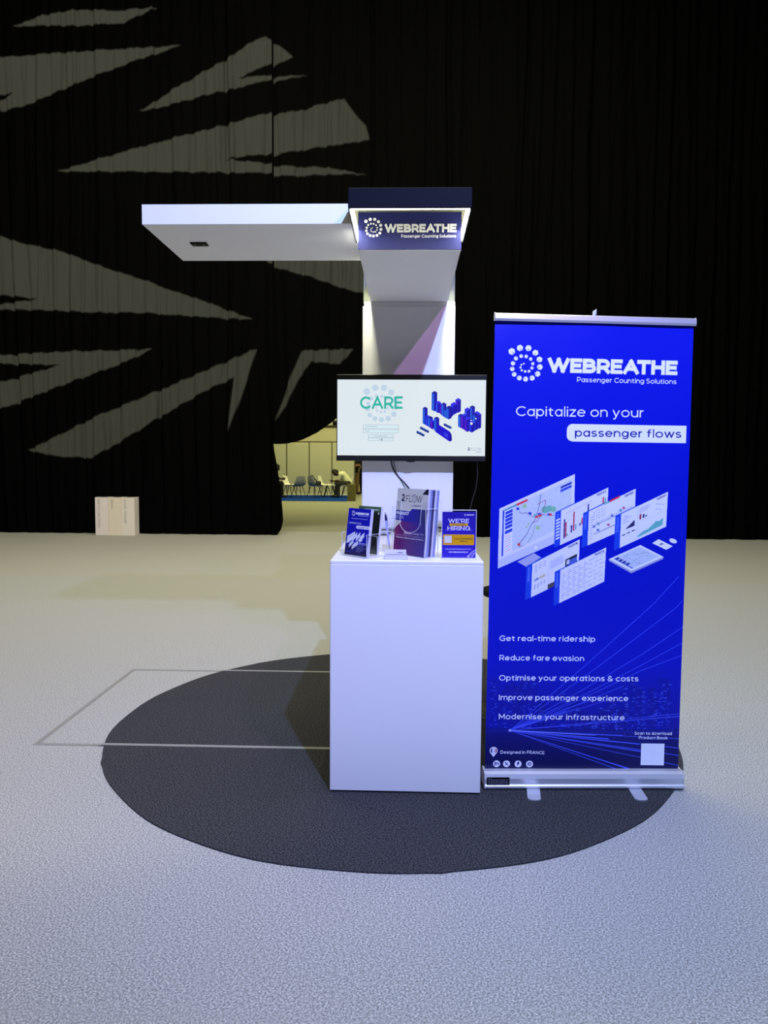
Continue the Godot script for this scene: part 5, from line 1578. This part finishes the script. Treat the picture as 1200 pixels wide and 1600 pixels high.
	return p


func build_banner() -> void:
	var o := thing("roll_up_banner", "tall blue roll-up banner with white lettering on a silver foot", "banner", Vector3.ZERO)
	var alu := mat(Color(0.8, 0.81, 0.84), 0.38, 0.4)
	var a := V(0.352, 0, 3.215)
	var b := V(1.225, 0, 3.256)
	var ux := (b - a).normalized()
	var w := Vector3.UP.cross(ux).normalized()   # towards the back
	var len := a.distance_to(b)
	# foot: an extruded aluminium profile (y, towards the front)
	var prof := PackedVector2Array([Vector2(0.045, 0.004), Vector2(0.052, 0.012), Vector2(0.052, 0.02), Vector2(0.046, 0.026), Vector2(0.045, 0.03), Vector2(0.047, 0.052), Vector2(0.04, 0.07), Vector2(0.026, 0.078), Vector2(-0.026, 0.078), Vector2(-0.045, 0.06), Vector2(-0.05, 0.03), Vector2(-0.045, 0.004)])
	var housing := part("foot_housing", Shape.new().prism(prof, a + Vector3(0, 0.004, 0), -w, Vector3.UP, ux * len), alu, o)
	for e in 2:
		var at: Vector3 = a - ux * 0.004 if e == 0 else b
		part("end_cap", Shape.new().prism(prof, at + Vector3(0, 0.003, 0), -w * 1.06, Vector3.UP * 1.04, ux * 0.005), mat(Color(0.75, 0.75, 0.76), 0.4), o)
	# label on the foot
	var lp := Print.new(200, 72, Color(0.03, 0.03, 0.05))
	for k in 6:
		for j in (8 if k > 0 else 2):
			lp.rect(10 + j * 22 + (k * 5) % 7, 10 + k * 10, 14 + (k * j) % 6, 3.2, Color(0.6, 0.6, 0.7))
	var s := Shape.new()
	var q0 := a + ux * 0.006 - w * 0.0485
	s.quad(q0 + Vector3(0, 0.0635, 0), q0 + ux * 0.1 + Vector3(0, 0.0635, 0), q0 + ux * 0.1 + Vector3(0, 0.026, 0), q0 + Vector3(0, 0.026, 0), -w)
	s.quad(q0 + Vector3(0, 0.0635, 0), q0 + ux * 0.1 + Vector3(0, 0.0635, 0), q0 + ux * 0.1 + Vector3(0, 0.026, 0) + w * 0.004, q0 + Vector3(0, 0.026, 0) + w * 0.004, Vector3.UP)
	part("foot_label", s, printed(lp), housing, "black label of small print")
	# swivelling feet
	for q in [[0.22, 0.03, 0.552, 3.068], [0.665, 0.02, 1.012, 3.088]]:
		var p0: Vector3 = a + ux * q[0]
		var p1 := V(q[2], 0, q[3])
		var e := (p1 - p0).normalized()
		var n := e.cross(Vector3.UP) * 0.028
		var up := Vector3(0, 0.007, 0)
		var poly := PackedVector2Array()
		for k in 9:
			poly.append(Vector2(p0.distance_to(p1) - 0.02 + 0.02 * cos(PI * k / 8.0 - PI / 2.0), sin(PI * k / 8.0 - PI / 2.0)))
		poly.append(Vector2(0, 1))
		poly.append(Vector2(0, -1))
		part("swivel_foot", Shape.new().prism(poly, p0 + Vector3(0, 0.0065, 0), e, n, Vector3(0, 0.005, 0)), mat(Color(0.8, 0.81, 0.84), 0.35, 0.6), o)
	# printed sheet
	var tl := V(0.363, 2.043, 3.17)
	var tr := V(1.2235, 2.038, 3.262)
	var bl := a + Vector3(0, 0.07, 0) + ux * 0.004
	var br := b + Vector3(0, 0.062, 0) - ux * 0.004
	var g := []
	for r in 31:
		var line := []
		var v := r / 30.0
		for c in 13:
			var u := c / 12.0
			var p := tl.lerp(tr, u).lerp(bl.lerp(br, u), v)
			p += w * (0.004 * sin(u * PI) * sin(v * 3.0) + 0.0015 * sin(u * 9.0 + v * 7.0) + 0.006 * exp(-v * 40.0) * exp(-u * 9.0))
			line.append(p)
		g.append(line)
	var sh := Shape.new().slab_of(g, func(_r: int, _c: int) -> Vector3: return w * 0.0008)
	part("printed_sheet", sh, printed(banner_print(), 0.38, 0.35), o)
	# top bar
	var tu := (tr - tl).normalized()
	var up2 := (tl - bl).normalized()
	up2 = (up2 - tu * up2.dot(tu)).normalized()
	var tw := tu.cross(up2).normalized()
	var bar := PackedVector2Array([Vector2(-0.006, -0.004), Vector2(0.012, -0.006), Vector2(0.014, 0.004), Vector2(0.012, 0.022), Vector2(0.004, 0.027), Vector2(-0.006, 0.024)])
	part("top_bar", Shape.new().prism(bar, tl - tu * 0.002, tw, up2, tu * (tl.distance_to(tr) + 0.004)), mat(Color(0.82, 0.83, 0.86), 0.3, 0.6), o)
	for e in 2:
		part("bar_end", Shape.new().prism(bar, (tl - tu * 0.005) if e == 0 else (tr + tu * 0.002), tw * 1.1, up2 * 1.1, tu * 0.003), mat(Color(0.6, 0.6, 0.6), 0.4), o)
	# pole behind with its hook over the bar
	var mid := tl.lerp(tr, 0.497)
	var low := bl.lerp(br, 0.497) + w * 0.015
	var pole := part("pole", Shape.new().bar(Vector3(low.x, 0.07, low.z), mid - tw * 0.014 + up2 * 0.03, 0.008), alu, o)
	var hk := Shape.new()
	hk.box(mid - tw * 0.01 + up2 * 0.034, Vector3(0.014, 0.03, 0.016), 0.002)
	hk.box(mid - tw * 0.006 + up2 * 0.042 + tu * 0.003, Vector3(0.005, 0.024, 0.024), 0.002)
	part("hook", hk, alu, pole)


# ---------------------------------------------------------------- everything
func _ready() -> void:
	# camera, sky, lights and exposure
	rng.seed = 7
	var cam := Camera3D.new()
	cam.name = "camera"
	cam.fov = 69.46
	cam.near = 0.05
	cam.far = 120.0
	var pitch := 0.0702
	var yaw := 0.0314
	var roll := 0.0067
	var fwd := Vector3(-sin(yaw) * cos(pitch), -sin(pitch), -cos(yaw) * cos(pitch))
	var right := Vector3(cos(yaw), 0, -sin(yaw))
	var up := right.cross(fwd)
	var r2 := right * cos(roll) + up * sin(roll)
	var u2 := up * cos(roll) - right * sin(roll)
	cam.transform = Transform3D(Basis(r2, u2, -fwd), Vector3(0, CAM_HEIGHT, 0))
	add_child(cam)
	cam.current = true
	var we := WorldEnvironment.new()
	we.name = "environment"
	var env := Environment.new()
	env.background_mode = Environment.BG_COLOR
	env.background_color = Color.BLACK
	env.tonemap_mode = Environment.TONE_MAPPER_LINEAR
	env.tonemap_exposure = 1.0
	env.sdfgi_enabled = true
	env.ssao_enabled = true
	env.ssil_enabled = true
	we.environment = env
	add_child(we)
	# show lights on a truss above and behind the camera
	spot("show_light_blue", V(1.04, 4.8, -0.5), V(0.0, 0.0, 6.0), Color(0.62, 0.735, 1.0), 42.0, 45.0, 1.0, 0.05)
	spot("show_light_violet", V(2.1, 4.9, -0.5), V(-0.7, 2.2, 3.4), Color(0.88, 0.6, 1.0), 11.0, 32.0, 1.0, 0.05)
	# the pattern projector
	spot("pattern_projector", V(-3.5, 8.5, -3.0), V(-3.9, 7.55, 2.5), Color(1.0, 0.98, 0.85), 7600.0, 19.5, 0.05, 0.01)
	# hall lighting overhead
	area("hall_lamp", V(0, 11.5, 2.5), V(0, 0, 4.0), Vector2(8, 8), Color(1.0, 0.965, 0.84), 50.0)
	area("hall_lamp_rear", V(-1, 9.0, 7.5), V(-2.5, 0, 13.6), Vector2(8, 2), Color(1.0, 0.975, 0.84), 100.0)
	area("far_hall_lamp", V(-2, 7.5, 24.5), V(-2, 0, 24.5), Vector2(8, 8), Color(1.0, 0.99, 0.7), 102.0)
	build_hall()
	build_stand()
	build_banner()
	build_floor_things()
	build_counter_things()
	build_far_hall()
